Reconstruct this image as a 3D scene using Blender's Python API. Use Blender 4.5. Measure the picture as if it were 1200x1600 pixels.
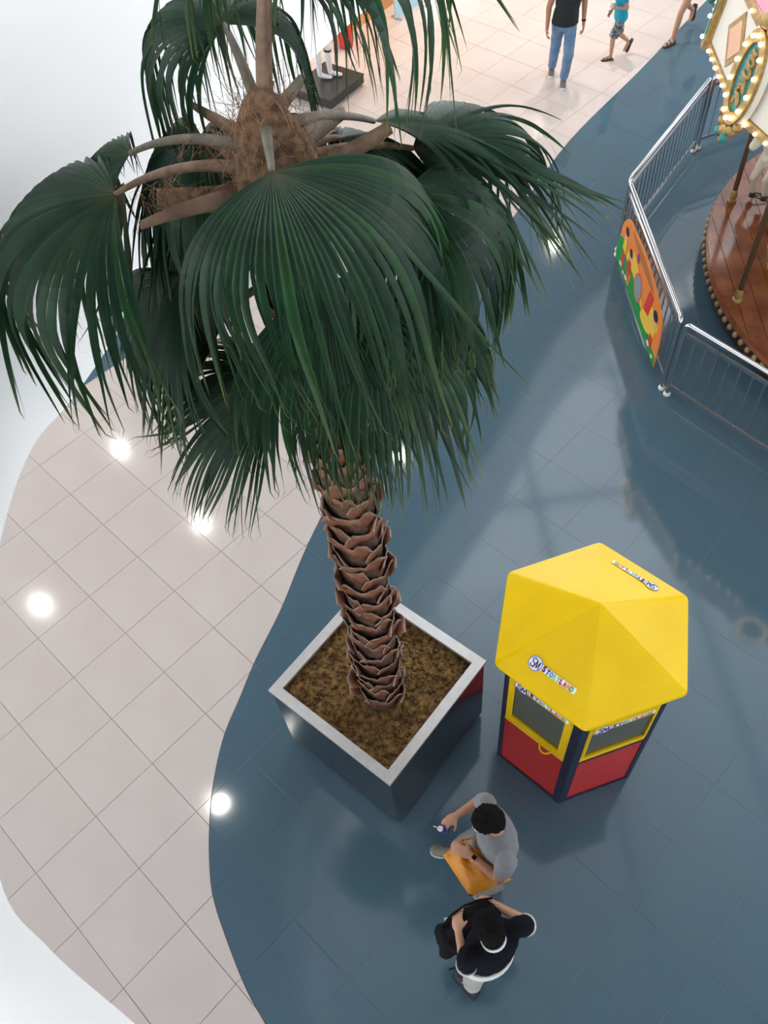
import bpy, bmesh, math, random
import numpy as np
from mathutils import Vector, Matrix
from mathutils import noise as mnoise

for o in list(bpy.data.objects): bpy.data.objects.remove(o)
scn = bpy.context.scene
col = scn.collection
rad = math.radians

# ------------------------------------------------------------------ camera
CAMH = 7.0704; FPX = 1324.21; PITCH = rad(55.22345691); ROLL = rad(-7.64892379)
fw = Vector((0, math.cos(PITCH), -math.sin(PITCH))); rt = Vector((1, 0, 0)); up = rt.cross(fw)
cr, sr = math.cos(ROLL), math.sin(ROLL)
rt2 = rt*cr + up*sr; up2 = -rt*sr + up*cr
cd = bpy.data.cameras.new('camera'); cam = bpy.data.objects.new('camera', cd); col.objects.link(cam)
cd.sensor_fit = 'VERTICAL'; cd.sensor_height = 24.0; cd.sensor_width = 18.0; cd.lens = FPX/1600*24.0
cd.clip_start = .02; cd.clip_end = 300
M = Matrix.Identity(4)
for i in range(3):
    M[i][0] = rt2[i]; M[i][1] = up2[i]; M[i][2] = -fw[i]
M[0][3], M[1][3], M[2][3] = 0, 0, CAMH
cam.matrix_world = M
scn.camera = cam

# ------------------------------------------------------------------ world, exposure, big lights
w = bpy.data.worlds.new('sky'); scn.world = w; w.use_nodes = True
bg = w.node_tree.nodes['Background']; bg.inputs[0].default_value = (0.93, 0.965, 1.0, 1); bg.inputs[1].default_value = 2.2
scn.view_settings.view_transform = 'Standard'; scn.view_settings.look = 'None'
scn.view_settings.exposure = 0.74; scn.view_settings.gamma = 1.0; scn.view_settings.use_curve_mapping = False

# ------------------------------------------------------------------ helpers
def tag(o, label=None, cat=None, group=None, kind=None):
    if label: o['label'] = label
    if cat: o['category'] = cat
    if group: o['group'] = group
    if kind: o['kind'] = kind
    return o
def empty(name, loc=(0, 0, 0), rz=0):
    o = bpy.data.objects.new(name, None); col.objects.link(o); o.location = loc; o.rotation_euler = (0, 0, rz)
    o.empty_display_size = .1
    return o
def link(name, me, mat=None, parent=None):
    o = bpy.data.objects.new(name, me); col.objects.link(o)
    if mat is not None and len(me.materials) == 0: me.materials.append(mat)
    if parent is not None: o.parent = parent
    return o

def mat(name, c1, rough=.5, metal=0., c2=None, scale=8., bump=0., bscale=None, detail=4., spec=.5, coat=0., ramp=(.35, .65), trans=0., alpha=1., emit=None, estr=0., sheen=0.):
    m = bpy.data.materials.new(name); m.use_nodes = True
    nt = m.node_tree; b = nt.nodes['Principled BSDF']
    b.inputs['Base Color'].default_value = (*c1, 1); b.inputs['Roughness'].default_value = rough
    b.inputs['Metallic'].default_value = metal; b.inputs['Specular IOR Level'].default_value = spec
    b.inputs['Coat Weight'].default_value = coat; b.inputs['Coat Roughness'].default_value = .06
    b.inputs['Transmission Weight'].default_value = trans; b.inputs['Alpha'].default_value = alpha
    b.inputs['Sheen Weight'].default_value = sheen
    if emit: b.inputs['Emission Color'].default_value = (*emit, 1); b.inputs['Emission Strength'].default_value = estr
    tc = None
    if c2 is not None or bump:
        tc = nt.nodes.new('ShaderNodeTexCoord')
    if c2 is not None:
        n = nt.nodes.new('ShaderNodeTexNoise'); n.inputs['Scale'].default_value = scale; n.inputs['Detail'].default_value = detail
        r = nt.nodes.new('ShaderNodeValToRGB'); r.color_ramp.elements[0].position, r.color_ramp.elements[1].position = ramp
        r.color_ramp.elements[0].color = (*c1, 1); r.color_ramp.elements[1].color = (*c2, 1)
        nt.links.new(tc.outputs['Object'], n.inputs['Vector']); nt.links.new(n.outputs['Fac'], r.inputs['Fac']); nt.links.new(r.outputs['Color'], b.inputs['Base Color'])
    if bump:
        n2 = nt.nodes.new('ShaderNodeTexNoise'); n2.inputs['Scale'].default_value = bscale or scale; n2.inputs['Detail'].default_value = 5
        bp = nt.nodes.new('ShaderNodeBump'); bp.inputs['Strength'].default_value = bump; bp.inputs['Distance'].default_value = .02
        nt.links.new(tc.outputs['Object'], n2.inputs['Vector']); nt.links.new(n2.outputs['Fac'], bp.inputs['Height']); nt.links.new(bp.outputs['Normal'], b.inputs['Normal'])
    return m

class MB:
    """collects verts and faces of one mesh"""
    def __init__(s): s.v = []; s.f = []
    def add(s, vs, fs):
        n = len(s.v); s.v += [tuple(x) for x in vs]; s.f += [tuple(i+n for i in f) for f in fs]; return s
    def box(s, lo, hi, mtx=None):
        x0, y0, z0 = lo; x1, y1, z1 = hi
        vs = [Vector(p) for p in ((x0,y0,z0),(x1,y0,z0),(x1,y1,z0),(x0,y1,z0),(x0,y0,z1),(x1,y0,z1),(x1,y1,z1),(x0,y1,z1))]
        if mtx: vs = [mtx @ v for v in vs]
        return s.add(vs, [(3,2,1,0),(4,5,6,7),(0,1,5,4),(1,2,6,5),(2,3,7,6),(3,0,4,7)])
    def bar(s, a, b, wx, wz, upv=(0,0,1)):
        """box beam from a to b, width wx sideways and wz along up"""
        a = Vector(a); b = Vector(b); d = (b-a).normalized(); u = Vector(upv); sd = d.cross(u)
        if sd.length < 1e-5: sd = d.cross(Vector((1,0,0)))
        sd.normalize(); u = sd.cross(d)
        vs = []
        for p in (a, b):
            for i, j in ((-1,-1),(1,-1),(1,1),(-1,1)): vs.append(p + sd*(wx/2*i) + u*(wz/2*j))
        return s.add(vs, [(0,1,2,3),(7,6,5,4),(1,0,4,5),(2,1,5,6),(3,2,6,7),(0,3,7,4)])
    def tube(s, pts, rs, n=10, cap=True, flat=1., side=None):
        pts = [Vector(p) for p in pts]
        if not hasattr(rs, '__len__'): rs = [rs]*len(pts)
        rings = []; prev = None
        for i, p in enumerate(pts):
            d = (pts[min(i+1, len(pts)-1)] - pts[max(i-1, 0)])
            d = d.normalized() if d.length > 1e-9 else Vector((0,0,1))
            if side is not None: a = Vector(side)
            else: a = prev if prev else (Vector((0,0,1)) if abs(d.z) < .9 else Vector((1,0,0)))
            a = a - d*a.dot(d)
            if a.length < 1e-6: a = d.orthogonal()
            a.normalize(); prev = a; b = d.cross(a)
            rings.append([p + (a*math.cos(2*math.pi*k/n) + b*(math.sin(2*math.pi*k/n)*flat))*rs[i] for k in range(n)])
        vs = [v for r in rings for v in r]; fs = []
        for i in range(len(pts)-1):
            for k in range(n):
                k2 = (k+1) % n; fs.append((i*n+k, i*n+k2, (i+1)*n+k2, (i+1)*n+k))
        if cap:
            fs.append(tuple(reversed(range(n)))); m = (len(pts)-1)*n; fs.append(tuple(m+k for k in range(n)))
        return s.add(vs, fs)
    def lathe(s, prof, n=20, c=(0,0,0)):
        vs = []; fs = []
        for r, z in prof:
            for k in range(n): vs.append((c[0]+r*math.cos(2*math.pi*k/n), c[1]+r*math.sin(2*math.pi*k/n), c[2]+z))
        for i in range(len(prof)-1):
            for k in range(n):
                k2 = (k+1) % n; fs.append((i*n+k, i*n+k2, (i+1)*n+k2, (i+1)*n+k))
        fs.append(tuple(reversed(range(n)))); m = (len(prof)-1)*n; fs.append(tuple(m+k for k in range(n)))
        return s.add(vs, fs)
    def ell(s, c, r, mtx=None, nu=14, nv=10):
        c = Vector(c); vs = []; fs = []
        if not hasattr(r, '__len__'): r = (r, r, r)
        def P(t, p):
            q = Vector((r[0]*math.sin(t)*math.cos(p), r[1]*math.sin(t)*math.sin(p), r[2]*math.cos(t)))
            return c + (mtx @ q if mtx else q)
        vs.append(P(0, 0))
        for i in range(1, nv):
            for k in range(nu): vs.append(P(math.pi*i/nv, 2*math.pi*k/nu))
        vs.append(P(math.pi, 0)); L = len(vs)-1
        for k in range(nu):
            k2 = (k+1) % nu
            fs.append((0, 1+k, 1+k2))
            for i in range(nv-2): a = 1+i*nu; fs.append((a+k, a+nu+k, a+nu+k2, a+k2))
            a = 1+(nv-2)*nu; fs.append((a+k, L, a+k2))
        return s.add(vs, fs)
    def cone(s, a, b, ra, rb, n=14, rnd=True):
        """tapered limb with round ends"""
        a = Vector(a); b = Vector(b)
        if rnd:
            d = (b-a).normalized(); pts = []; rs = []
            for t in (-90, -60, -30): pts.append(a + d*(ra*math.sin(rad(t))*.999)); rs.append(max(ra*math.cos(rad(t)), ra*.02))
            pts += [a, b]; rs += [ra, rb]
            for t in (30, 60, 90): pts.append(b + d*(rb*math.sin(rad(t))*.999)); rs.append(max(rb*math.cos(rad(t)), rb*.02))
            return s.tube(pts, rs, n)
        return s.tube([a, b], [ra, rb], n)
    def loft(s, rings, side, n=20, power=2.0):
        """rings: (center, halfwidth along side, halfdepth); horizontal side vector"""
        side = Vector(side).normalized(); vs = []; fs = []; N = len(rings)
        for i, (c, a, b) in enumerate(rings):
            c = Vector(c); ax = Vector(rings[min(i+1, N-1)][0]) - Vector(rings[max(i-1, 0)][0]); ax.normalize()
            sd = (side - ax*side.dot(ax)).normalized(); f = ax.cross(sd)
            for k in range(n):
                t = 2*math.pi*k/n; ct, st = math.cos(t), math.sin(t)
                vs.append(c + sd*(a*math.copysign(abs(ct)**(2/power), ct)) + f*(b*math.copysign(abs(st)**(2/power), st)))
        for i in range(N-1):
            for k in range(n):
                k2 = (k+1) % n; fs.append((i*n+k, i*n+k2, (i+1)*n+k2, (i+1)*n+k))
        fs.append(tuple(reversed(range(n)))); fs.append(tuple((N-1)*n+k for k in range(n)))
        return s.add(vs, fs)
    def prism(s, poly, z0, z1):
        n = len(poly); vs = [(x, y, z0) for x, y in poly] + [(x, y, z1) for x, y in poly]
        return s.add(vs, [tuple(reversed(range(n))), tuple(range(n, 2*n))] + [(k, (k+1) % n, n+(k+1) % n, n+k) for k in range(n)])
    def mesh(s, name, smooth=False, fix=True):
        me = bpy.data.meshes.new(name); me.from_pydata([tuple(v) for v in s.v], [], s.f)
        if fix:
            bm = bmesh.new(); bm.from_mesh(me); bmesh.ops.recalc_face_normals(bm, faces=bm.faces); bm.to_mesh(me); bm.free()
        if smooth:
            for p in me.polygons: p.use_smooth = True
            try: me.set_sharp_from_angle(angle=rad(40))
            except Exception: pass
        me.update(); return me
    def build(s, name, m, parent=None, smooth=False, fix=True):
        return link(name, s.mesh(name, smooth, fix), m, parent)

WS = bpy.data.scenes.new('workshop')      # scratch scene for baking modifiers, removed at the end
def bake(o):
    WS.collection.objects.link(o); vl = WS.view_layers[0]; vl.update(); dg = vl.depsgraph; dg.update()
    return bpy.data.meshes.new_from_object(o.evaluated_get(dg))
def remesh(mb, name, voxel, smooth_it=4):
    """one continuous surface out of overlapping closed shells"""
    me = mb.mesh(name); o = bpy.data.objects.new('tmp', me)
    m = o.modifiers.new('r', 'REMESH'); m.mode = 'VOXEL'; m.voxel_size = voxel
    if smooth_it:
        m2 = o.modifiers.new('s', 'SMOOTH'); m2.iterations = smooth_it; m2.factor = .5
    me2 = bake(o); me2.name = name
    bpy.data.objects.remove(o); bpy.data.meshes.remove(me)
    for p in me2.polygons: p.use_smooth = True
    return me2

def catmull(pts, n=8, closed=False):
    P = [np.array(p, float) for p in pts]; out = []; N = len(P)
    for i in range(N if closed else N-1):
        if closed: p0, p1, p2, p3 = P[i-1], P[i], P[(i+1) % N], P[(i+2) % N]
        else: p0, p1, p2, p3 = P[max(i-1, 0)], P[i], P[i+1], P[min(i+2, N-1)]
        for k in range(n):
            t = k/n
            out.append(.5*((2*p1) + (p2-p0)*t + (2*p0-5*p1+4*p2-p3)*t*t + (3*p1-p0-3*p2+p3)*t**3))
    if not closed: out.append(P[-1])
    return np.array(out)

# ------------------------------------------------------------------ floor materials
def blue_floor_mat():
    m = bpy.data.materials.new('blue_speckled_floor'); m.use_nodes = True; nt = m.node_tree; b = nt.nodes['Principled BSDF']
    tc = nt.nodes.new('ShaderNodeTexCoord')
    n1 = nt.nodes.new('ShaderNodeTexNoise'); n1.inputs['Scale'].default_value = 190; n1.inputs['Detail'].default_value = 3
    r1 = nt.nodes.new('ShaderNodeValToRGB'); e = r1.color_ramp.elements
    e[0].position = .38; e[0].color = (.050, .106, .150, 1); e[1].position = .66; e[1].color = (.110, .190, .248, 1)
    n2 = nt.nodes.new('ShaderNodeTexNoise'); n2.inputs['Scale'].default_value = .9; n2.inputs['Detail'].default_value = 3
    mx = nt.nodes.new('ShaderNodeMixRGB'); mx.blend_type = 'MULTIPLY'; mx.inputs[0].default_value = .18
    nt.links.new(tc.outputs['Object'], n1.inputs['Vector']); nt.links.new(tc.outputs['Object'], n2.inputs['Vector'])
    nt.links.new(n1.outputs['Fac'], r1.inputs['Fac']); nt.links.new(r1.outputs['Color'], mx.inputs[1]); nt.links.new(n2.outputs['Color'], mx.inputs[2])
    nt.links.new(mx.outputs['Color'], b.inputs['Base Color'])
    b.inputs['Roughness'].default_value = .085; b.inputs['Specular IOR Level'].default_value = .55
    return m
M_blue = blue_floor_mat()
M_white = mat('cream_tile', (.62, .55, .515), rough=.12, c2=(.66, .59, .555), scale=1.3, spec=.5)
M_grout = mat('tile_grout', (.30, .27, .25), rough=.8)
M_grout_b = mat('blue_grout', (.055, .095, .135), rough=.5, c2=(.22, .28, .33), scale=1.1, ramp=(.45, .75))
M_wallwhite = mat('white_plaster', (.93, .95, .945), rough=.6)
M_soffit = mat('soffit_paint', (.52, .53, .55), rough=.8)
M_roof = mat('roof_grey', (.30, .31, .33), rough=.85)

# ------------------------------------------------------------------ floor : 60 cm tiles on a grid, cream and blue fields meeting on a curve
TA = rad(49.666943); TC = np.array((9.76929, -1.94589)); TS = .6
ca, sa = math.cos(TA), math.sin(TA)
def t2w(a, b):
    x, y = a-TC[0], b-TC[1]; return (TS*(ca*x + sa*y), TS*(-sa*x + ca*y))
edge = catmull([(-.45,-1.6),(-.75,-.6),(-1.08,.12),(-1.343,.576),(-1.479,.816),(-1.621,1.156),(-1.732,1.488),(-1.764,1.78),(-1.762,2.083),(-1.731,2.397),(-1.643,2.778),(-1.498,3.115),(-1.345,3.469),
    (-1.088,3.965),(-.737,4.761),(-.05,6.02),(.80,7.42),(1.642,8.659),(2.182,9.279),(3.297,10.814),(4.742,12.366),(6.288,14.092),(8.6,16.6),(13,21),(18,26)], 6)
blue_poly = [tuple(p) for p in edge] + [(30, 26), (30, -12), (-.3, -12)]
edge2 = catmull([(-9,4.6),(-6.5,5.35),(-4.6,6.35),(-3.411,7.196),(-3.162,7.378),(-2.2,8.2),(-1.3,9.5),(-1.0,11.2),(-1.6,13.2),(-4,15)], 6)
blue_poly2 = [tuple(p) for p in edge2] + [(-12, 15), (-12, 4.6)]
def inpoly(x, y, P):
    P = np.asarray(P); x1, y1 = P[:, 0], P[:, 1]; x2, y2 = np.roll(x1, -1), np.roll(y1, -1)
    c = ((y1 > y) != (y2 > y)); xs = (x2-x1)*(y-y1)/np.where(y2 == y1, 1e-12, y2-y1)+x1
    return (np.count_nonzero(c & (x < xs)) % 2) == 1
def segdist(x, y, L):
    L = np.asarray(L); a = L[:-1]; d = L[1:]-a; p = np.array((x, y))-a
    t = np.clip((p*d).sum(1)/np.maximum((d*d).sum(1), 1e-12), 0, 1); q = p-d*t[:, None]
    return math.sqrt((q*q).sum(1).min())
def field(x, y):
    if inpoly(x, y, blue_poly): return segdist(x, y, edge)
    if inpoly(x, y, blue_poly2): return segdist(x, y, edge2)
    return -min(segdist(x, y, edge), segdist(x, y, edge2))
floor = empty('floor'); tag(floor, 'polished mall floor of cream and blue tiles', None, None, 'structure')
slab = MB(); slab.add([(-16,-6,-.004),(22,-6,-.004),(22,28,-.004),(-16,28,-.004)], [(0,1,2,3)])
slab.build('grout_bed', M_grout, floor)
bed = MB(); bed.add([(x, y, -.0012) for x, y in blue_poly], [tuple(range(len(blue_poly)))]); bed.build('grout_bed', M_grout_b, floor, fix=False)
GAP = .0023/TS; GAPB = .0011/TS
def proj(x, y, z=0):
    d = Vector((x, y, z-CAMH)); dz = d.dot(fw)
    return (600+FPX*d.dot(rt2)/dz, 800-FPX*d.dot(up2)/dz, dz)
tiles = []
for i in range(-34, 42):
    for j in range(-34, 42):
        cx, cy = t2w(i+.5, j+.5)
        if not (-13 < cx < 19 and -4.5 < cy < 25): continue
        f = field(cx, cy)
        px, py, dz = proj(cx, cy); vis = (dz > 0 and -40 < px < 1240 and -40 < py < 1640)
        tiles.append((i, j, cx, cy, f, vis))
order = sorted([t for t in tiles if t[5]], key=lambda t: t[2]**2+t[3]**2+CAMH**2)
solo = set((t[0], t[1]) for t in order[:300])
full = MB()
def tile_pieces(i, j, f):
    gp = GAPB if f > .46 else GAP
    a0, a1, b0, b1 = i+gp, i+1-gp, j+gp, j+1-gp
    if abs(f) > .46:
        return [(f > 0, [t2w(a0, b0), t2w(a1, b0), t2w(a1, b1), t2w(a0, b1)], None)]
    n = 8; P = [[t2w(a0+(a1-a0)*u/n, b0+(b1-b0)*v/n) for u in range(n+1)] for v in range(n+1)]
    Fv = [[field(*P[v][u]) for u in range(n+1)] for v in range(n+1)]
    out = []
    for sgn in (1, -1):
        vs = []; fs = []; idx = {}
        def vid(p):
            k = (round(p[0], 5), round(p[1], 5))
            if k not in idx: idx[k] = len(vs); vs.append(p)
            return idx[k]
        for v in range(n):
            for u in range(n):
                c = [(P[v][u], sgn*Fv[v][u]), (P[v][u+1], sgn*Fv[v][u+1]), (P[v+1][u+1], sgn*Fv[v+1][u+1]), (P[v+1][u], sgn*Fv[v+1][u])]
                poly = []
                for k in range(4):
                    (p, fp), (q, fq) = c[k], c[(k+1) % 4]
                    if fp > 0: poly.append(p)
                    if (fp > 0) != (fq > 0):
                        t = fp/(fp-fq); poly.append((p[0]+(q[0]-p[0])*t, p[1]+(q[1]-p[1])*t))
                if len(poly) >= 3:
                    ids = []
                    for p in poly:
                        k = vid(p)
                        if k not in ids: ids.append(k)
                    if len(ids) >= 3: fs.append(tuple(ids))
        if fs: out.append((sgn > 0, vs, fs))
    return out
# one shared mesh per colour for whole tiles
def whole_tile(m, gp):
    h = TS*(.5-gp); mb = MB(); mb.box((-h, -h, -.004), (h, h, 0)); me = mb.mesh('tile'); me.materials.append(m); return me
TW, TB = whole_tile(M_white, GAP), whole_tile(M_blue, GAPB)
restW, restB = MB(), MB()
for (i, j, cx, cy, f, vis) in tiles:
    pcs = tile_pieces(i, j, f)
    for blue, vs, fs in pcs:
        if (i, j) in solo:
            if fs is None:
                o = link('tile', TB if blue else TW, None, floor); o.location = (cx, cy, 0); o.rotation_euler = (0, 0, -TA)
            else:
                mb = MB(); mb.add([(x, y, 0) for x, y in vs], fs); mb.build('tile', M_blue if blue else M_white, floor, fix=False)
        else:
            (restB if blue else restW).add([(x, y, 0) for x, y in vs], fs or [(0, 1, 2, 3)])
tag(restW.build('far_cream_tiles', M_white, floor, fix=False), kind='stuff')
tag(restB.build('far_blue_tiles', M_blue, floor, fix=False), kind='stuff')
# thin dark divider strip along the colour change
mb = MB(); vs = []; fs = []
E = edge
for k in range(len(E)):
    d = E[min(k+1, len(E)-1)]-E[max(k-1, 0)]; d = d/np.linalg.norm(d); nrm = np.array((-d[1], d[0]))*.0035
    vs += [(*(E[k]-nrm), .0008), (*(E[k]+nrm), .0008)]
    if k: fs.append((2*k-2, 2*k-1, 2*k+1, 2*k))
mb.add(vs, fs); tag(mb.build('trim_1', mat('divider_strip', (.10, .08, .07), rough=.4), fix=False), 'thin dark divider strip between cream and blue floor', None, None, 'structure')

# ------------------------------------------------------------------ void edge : white curved parapet, soffit of the upper gallery, roof with glazing
void = catmull([(-1.65,2.78),(-1.725,2.24),(-1.70,1.45),(-1.51,.80),(-1.31,.556),(-1.0,.298),(-.72,.06),(-.35,-.16),(.3,-.36),(1.6,-.6),(4,-.9),(8,-.9),(13,.8),(16,5),(16,10),(12.5,14.4),(9.3,15.2),(6.6,13.9),
    (4.75,12.15),(3.55,10.95),(1.78,8.45),(.30,6.60),(-.325,5.65),(-.9,4.37),(-1.436,3.17)], 8, True)
def ring_wall(name, z0, z1, th, m, label):
    n = len(void); vs = []; fs = []
    for k in range(n):
        d = void[(k+1) % n]-void[k-1]; d = d/np.linalg.norm(d); out = np.array((d[1], -d[0]))
        # outward is away from the middle of the void
        if np.dot(out, void[k]-np.array((7., 6.5))) < 0: out = -out
        p = void[k]; q = p+out*th
        vs += [(*p, z0), (*p, z1), (*q, z1), (*q, z0)]
    for k in range(n):
        a, b = 4*k, 4*((k+1) % n)
        for e in range(4): fs.append((a+e, a+(e+1) % 4, b+(e+1) % 4, b+e))
    mb = MB(); mb.add(vs, fs); o = mb.build(name, m, None, smooth=True); tag(o, label, None, None, 'structure'); return o
ring_wall('wall_left', 4.0, 6.2, .14, M_wallwhite, 'curved white gallery parapet around the open hall')
n = len(void); vs = []; fs = []; ctr = np.array((7., 6.5))
for k in range(n):
    p = void[k]; q = ctr+(p-ctr)*2.6
    pin = p+(p-ctr)/np.linalg.norm(p-ctr)*.02
    vs += [(*pin, 4.002), (*q, 4.002), (*pin, 4.35), (*q, 4.35)]
for k in range(n):
    a, b = 4*k, 4*((k+1) % n)
    fs += [(a, a+1, b+1, b), (a+2, b+2, b+3, a+3)]
mb = MB(); mb.add(vs, fs); tag(mb.build('ceiling', M_soffit, None), 'pale soffit of the upper gallery', None, None, 'structure')
# roof high above, glazed over the far half of the hall
mb = MB()
mb.box((-14, -12, 13), (24, .5, 13.3))
rf = mb.build('ceiling_roof', M_roof, None); rf.name = 'ceiling.001'; tag(rf, 'grey roof deck high above the hall', None, None, 'structure')
for k, x in enumerate((-2.4, 1.0, 4.4, 7.8, 11.2, 14.6, 18.0)):
    mb = MB(); mb.box((x-.06, .5, 13.06), (x+.06, 34, 13.3)); mb.build('roof_beam', M_roof, rf)
for k, y in enumerate((13.6, 18.2, 22.8, 27.4, 32.)):
    mb = MB(); mb.box((-4, y-.05, 12.95), (22, y+.05, 13.15)); mb.build('roof_beam', M_roof, rf)

for k in range(48):     # added unseen slats, denser towards the near end to darken the floor's reflection
    y = .61+.22*k; hw = .108*(1-k/48)**.8
    mb = MB(); mb.box((-14, y-hw, 12.99), (24, y+hw, 13.05)); mb.build('added_shade_slat', M_roof, rf)
# recessed downlights in the soffit : the bright spots mirrored in the floor
M_lens = mat('lamp_lens', (1, 1, 1), emit=(1.0, .93, .84), estr=60)
M_ring = mat('lamp_ring', (.85, .85, .85), rough=.3, metal=.6)
SO = (CAMH+4.0)/CAMH
for k, (x, y, lab) in enumerate(((-3.432, 4.334, 'round downlight farthest out over the cream tiles'), (-1.671, 2.186, 'round downlight over the cream floor beside the planter'), (-1.865, 5.053, 'round downlight behind the lowest palm frond'),
        (-2.776, 6.186, 'round downlight behind the hanging left fronds'), (2.574, 8.617, 'round downlight beyond the right palm fronds'), (.245, 5.578, 'round downlight just behind the palm trunk'),
        (5.22, 11.555, 'round downlight beyond the far railing'), (2.88, 10.993, 'round downlight over the far cream walkway'))):
    L = empty('ceiling_light', (x*SO, y*SO, 4.0)); tag(L, lab, 'ceiling light', 'downlights in the gallery soffit')
    mb = MB(); mb.lathe([(.085, 0), (.115, 0), (.115, -.012), (.085, -.012)], 20); mb.build('ring', M_ring, L)
    mb = MB(); mb.lathe([(.084, -.003), (.084, -.008)], 20); mb.build('lens', M_lens, L)
    pl = bpy.data.lights.new('downlight', 'SPOT'); pl.energy = 45 if y < 8 else 170; pl.color = (1, .93, .85); pl.spot_size = rad(120); pl.spot_blend = .6; pl.shadow_soft_size = .08
    po = bpy.data.objects.new('downlight_lamp', pl); col.objects.link(po); po.parent = L; po.location = (0, 0, -.03)
# warm shop lamps beyond the palm
for (x, y, e) in ((.9, 14.3, 210), (2.6, 16.6, 180)):
    L = empty('shop_lamp', (x, y, 4.0)); tag(L, 'warm shop lamp above the mannequin' if e == 210 else 'warm shop lamp farther back in the soffit', 'ceiling light')
    mb = MB(); mb.lathe([(.085, 0), (.115, 0), (.115, -.012), (.085, -.012)], 20); mb.build('ring', M_ring, L)
    mb = MB(); mb.lathe([(.084, -.003), (.084, -.008)], 20); mb.build('lens', M_lens, L)
    pl_ = bpy.data.lights.new('shop_light', 'SPOT'); pl_.energy = e; pl_.color = (1, .70, .48); pl_.spot_size = rad(130); pl_.spot_blend = .7; pl_.shadow_soft_size = .08
    po = bpy.data.objects.new('shop_light_source', pl_); col.objects.link(po); po.parent = L; po.location = (0, 0, -.03)
# ------------------------------------------------------------------ planter box
M_steel_dark = mat('polished_dark_steel', (.125, .135, .145), rough=.12, metal=.92)
M_rim = mat('brushed_steel_rim', (.52, .51, .50), rough=.42, metal=.5, c2=(.57, .56, .55), scale=20)
M_plinth = mat('planter_plinth', (.02, .02, .022), rough=.5)
PC = (-.215, 2.66); PH = 1.10; PS = .59   # half side
planter = empty('planter_box', (PC[0], PC[1], 0), rad(45)); tag(planter, 'large square planter of polished dark steel holding the palm', 'planter')
t = .03
for k in range(4):
    mb = MB(); rot = Matrix.Rotation(math.pi/2*k, 4, 'Z')
    a = PS-.012
    mb.add([rot @ Vector(p) for p in ((-a, -a, .06), (a, -a, .06), (a, -a, PH-.03), (-a, -a, PH-.03), (-a+t, -a+t, .06), (a-t, -a+t, .06), (a-t, -a+t, PH-.03), (-a+t, -a+t, PH-.03))],
           [(0,1,2,3),(5,4,7,6),(1,0,4,5),(3,2,6,7),(2,1,5,6),(0,3,7,4)])
    mb.build('side_panel', M_steel_dark, planter)
    mb = MB(); o_, i_ = PS, PS-.078
    mb.add([rot @ Vector(p) for p in ((-o_, -o_, PH-.03), (o_, -o_, PH-.03), (o_, -o_, PH), (-o_, -o_, PH), (-i_, -i_, PH-.03), (i_, -i_, PH-.03), (i_, -i_, PH), (-i_, -i_, PH))],
           [(0,1,2,3),(5,4,7,6),(1,0,4,5),(3,2,6,7),(2,1,5,6),(0,3,7,4)])
    mb.build('rim', M_rim, planter)
mb = MB(); mb.box((-PS+.05, -PS+.05, 0), (PS-.05, PS-.05, .07)); mb.build('plinth', M_plinth, planter)

# soil with crumbs
M_soil = mat('brown_soil', (.075, .036, .010), rough=.95, c2=(.29, .165, .050), scale=24, detail=8, bump=.9, bscale=40, ramp=(.36, .68))
rnd = random.Random(3)
mb = MB(); N = 70; h = PS-.045
idx = {}
for a in range(N+1):
    for b in range(N+1):
        x = -h+2*h*a/N; y = -h+2*h*b/N
        z = PH-.085 + .030*mnoise.fractal(Vector((x*5, y*5, 1.3)), 1, 2, 4) + .018*mnoise.noise(Vector((x*22, y*22, 7))) + .05*math.exp(-((x**2+y**2)/.09))
        mb.v.append((x, y, z))
for a in range(N):
    for b in range(N): q = a*(N+1)+b; mb.f.append((q, q+N+1, q+N+2, q+1))
for k in range(900):
    x, y = rnd.uniform(-h+.04, h-.04), rnd.uniform(-h+.04, h-.04); r = rnd.uniform(.007, .021)
    z = PH-.082 + .030*mnoise.fractal(Vector((x*5, y*5, 1.3)), 1, 2, 4) + .05*math.exp(-((x**2+y**2)/.09))
    mtx = Matrix.Rotation(rnd.uniform(0, 6), 3, 'Z') @ Matrix.Rotation(rnd.uniform(0, 6), 3, 'X')
    mb.ell((x, y, z+r*.3), (r, r*rnd.uniform(.5, 1), r*rnd.uniform(.4, .8)), mtx, 6, 4)
soil = mb.build('soil', M_soil, None, fix=False); soil.location = (PC[0], PC[1], 0); soil.rotation_euler = (0, 0, rad(45))
for p in soil.data.polygons: p.use_smooth = True
tag(soil, 'crumbly brown soil filling the steel planter', 'soil', None, 'stuff')

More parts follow.
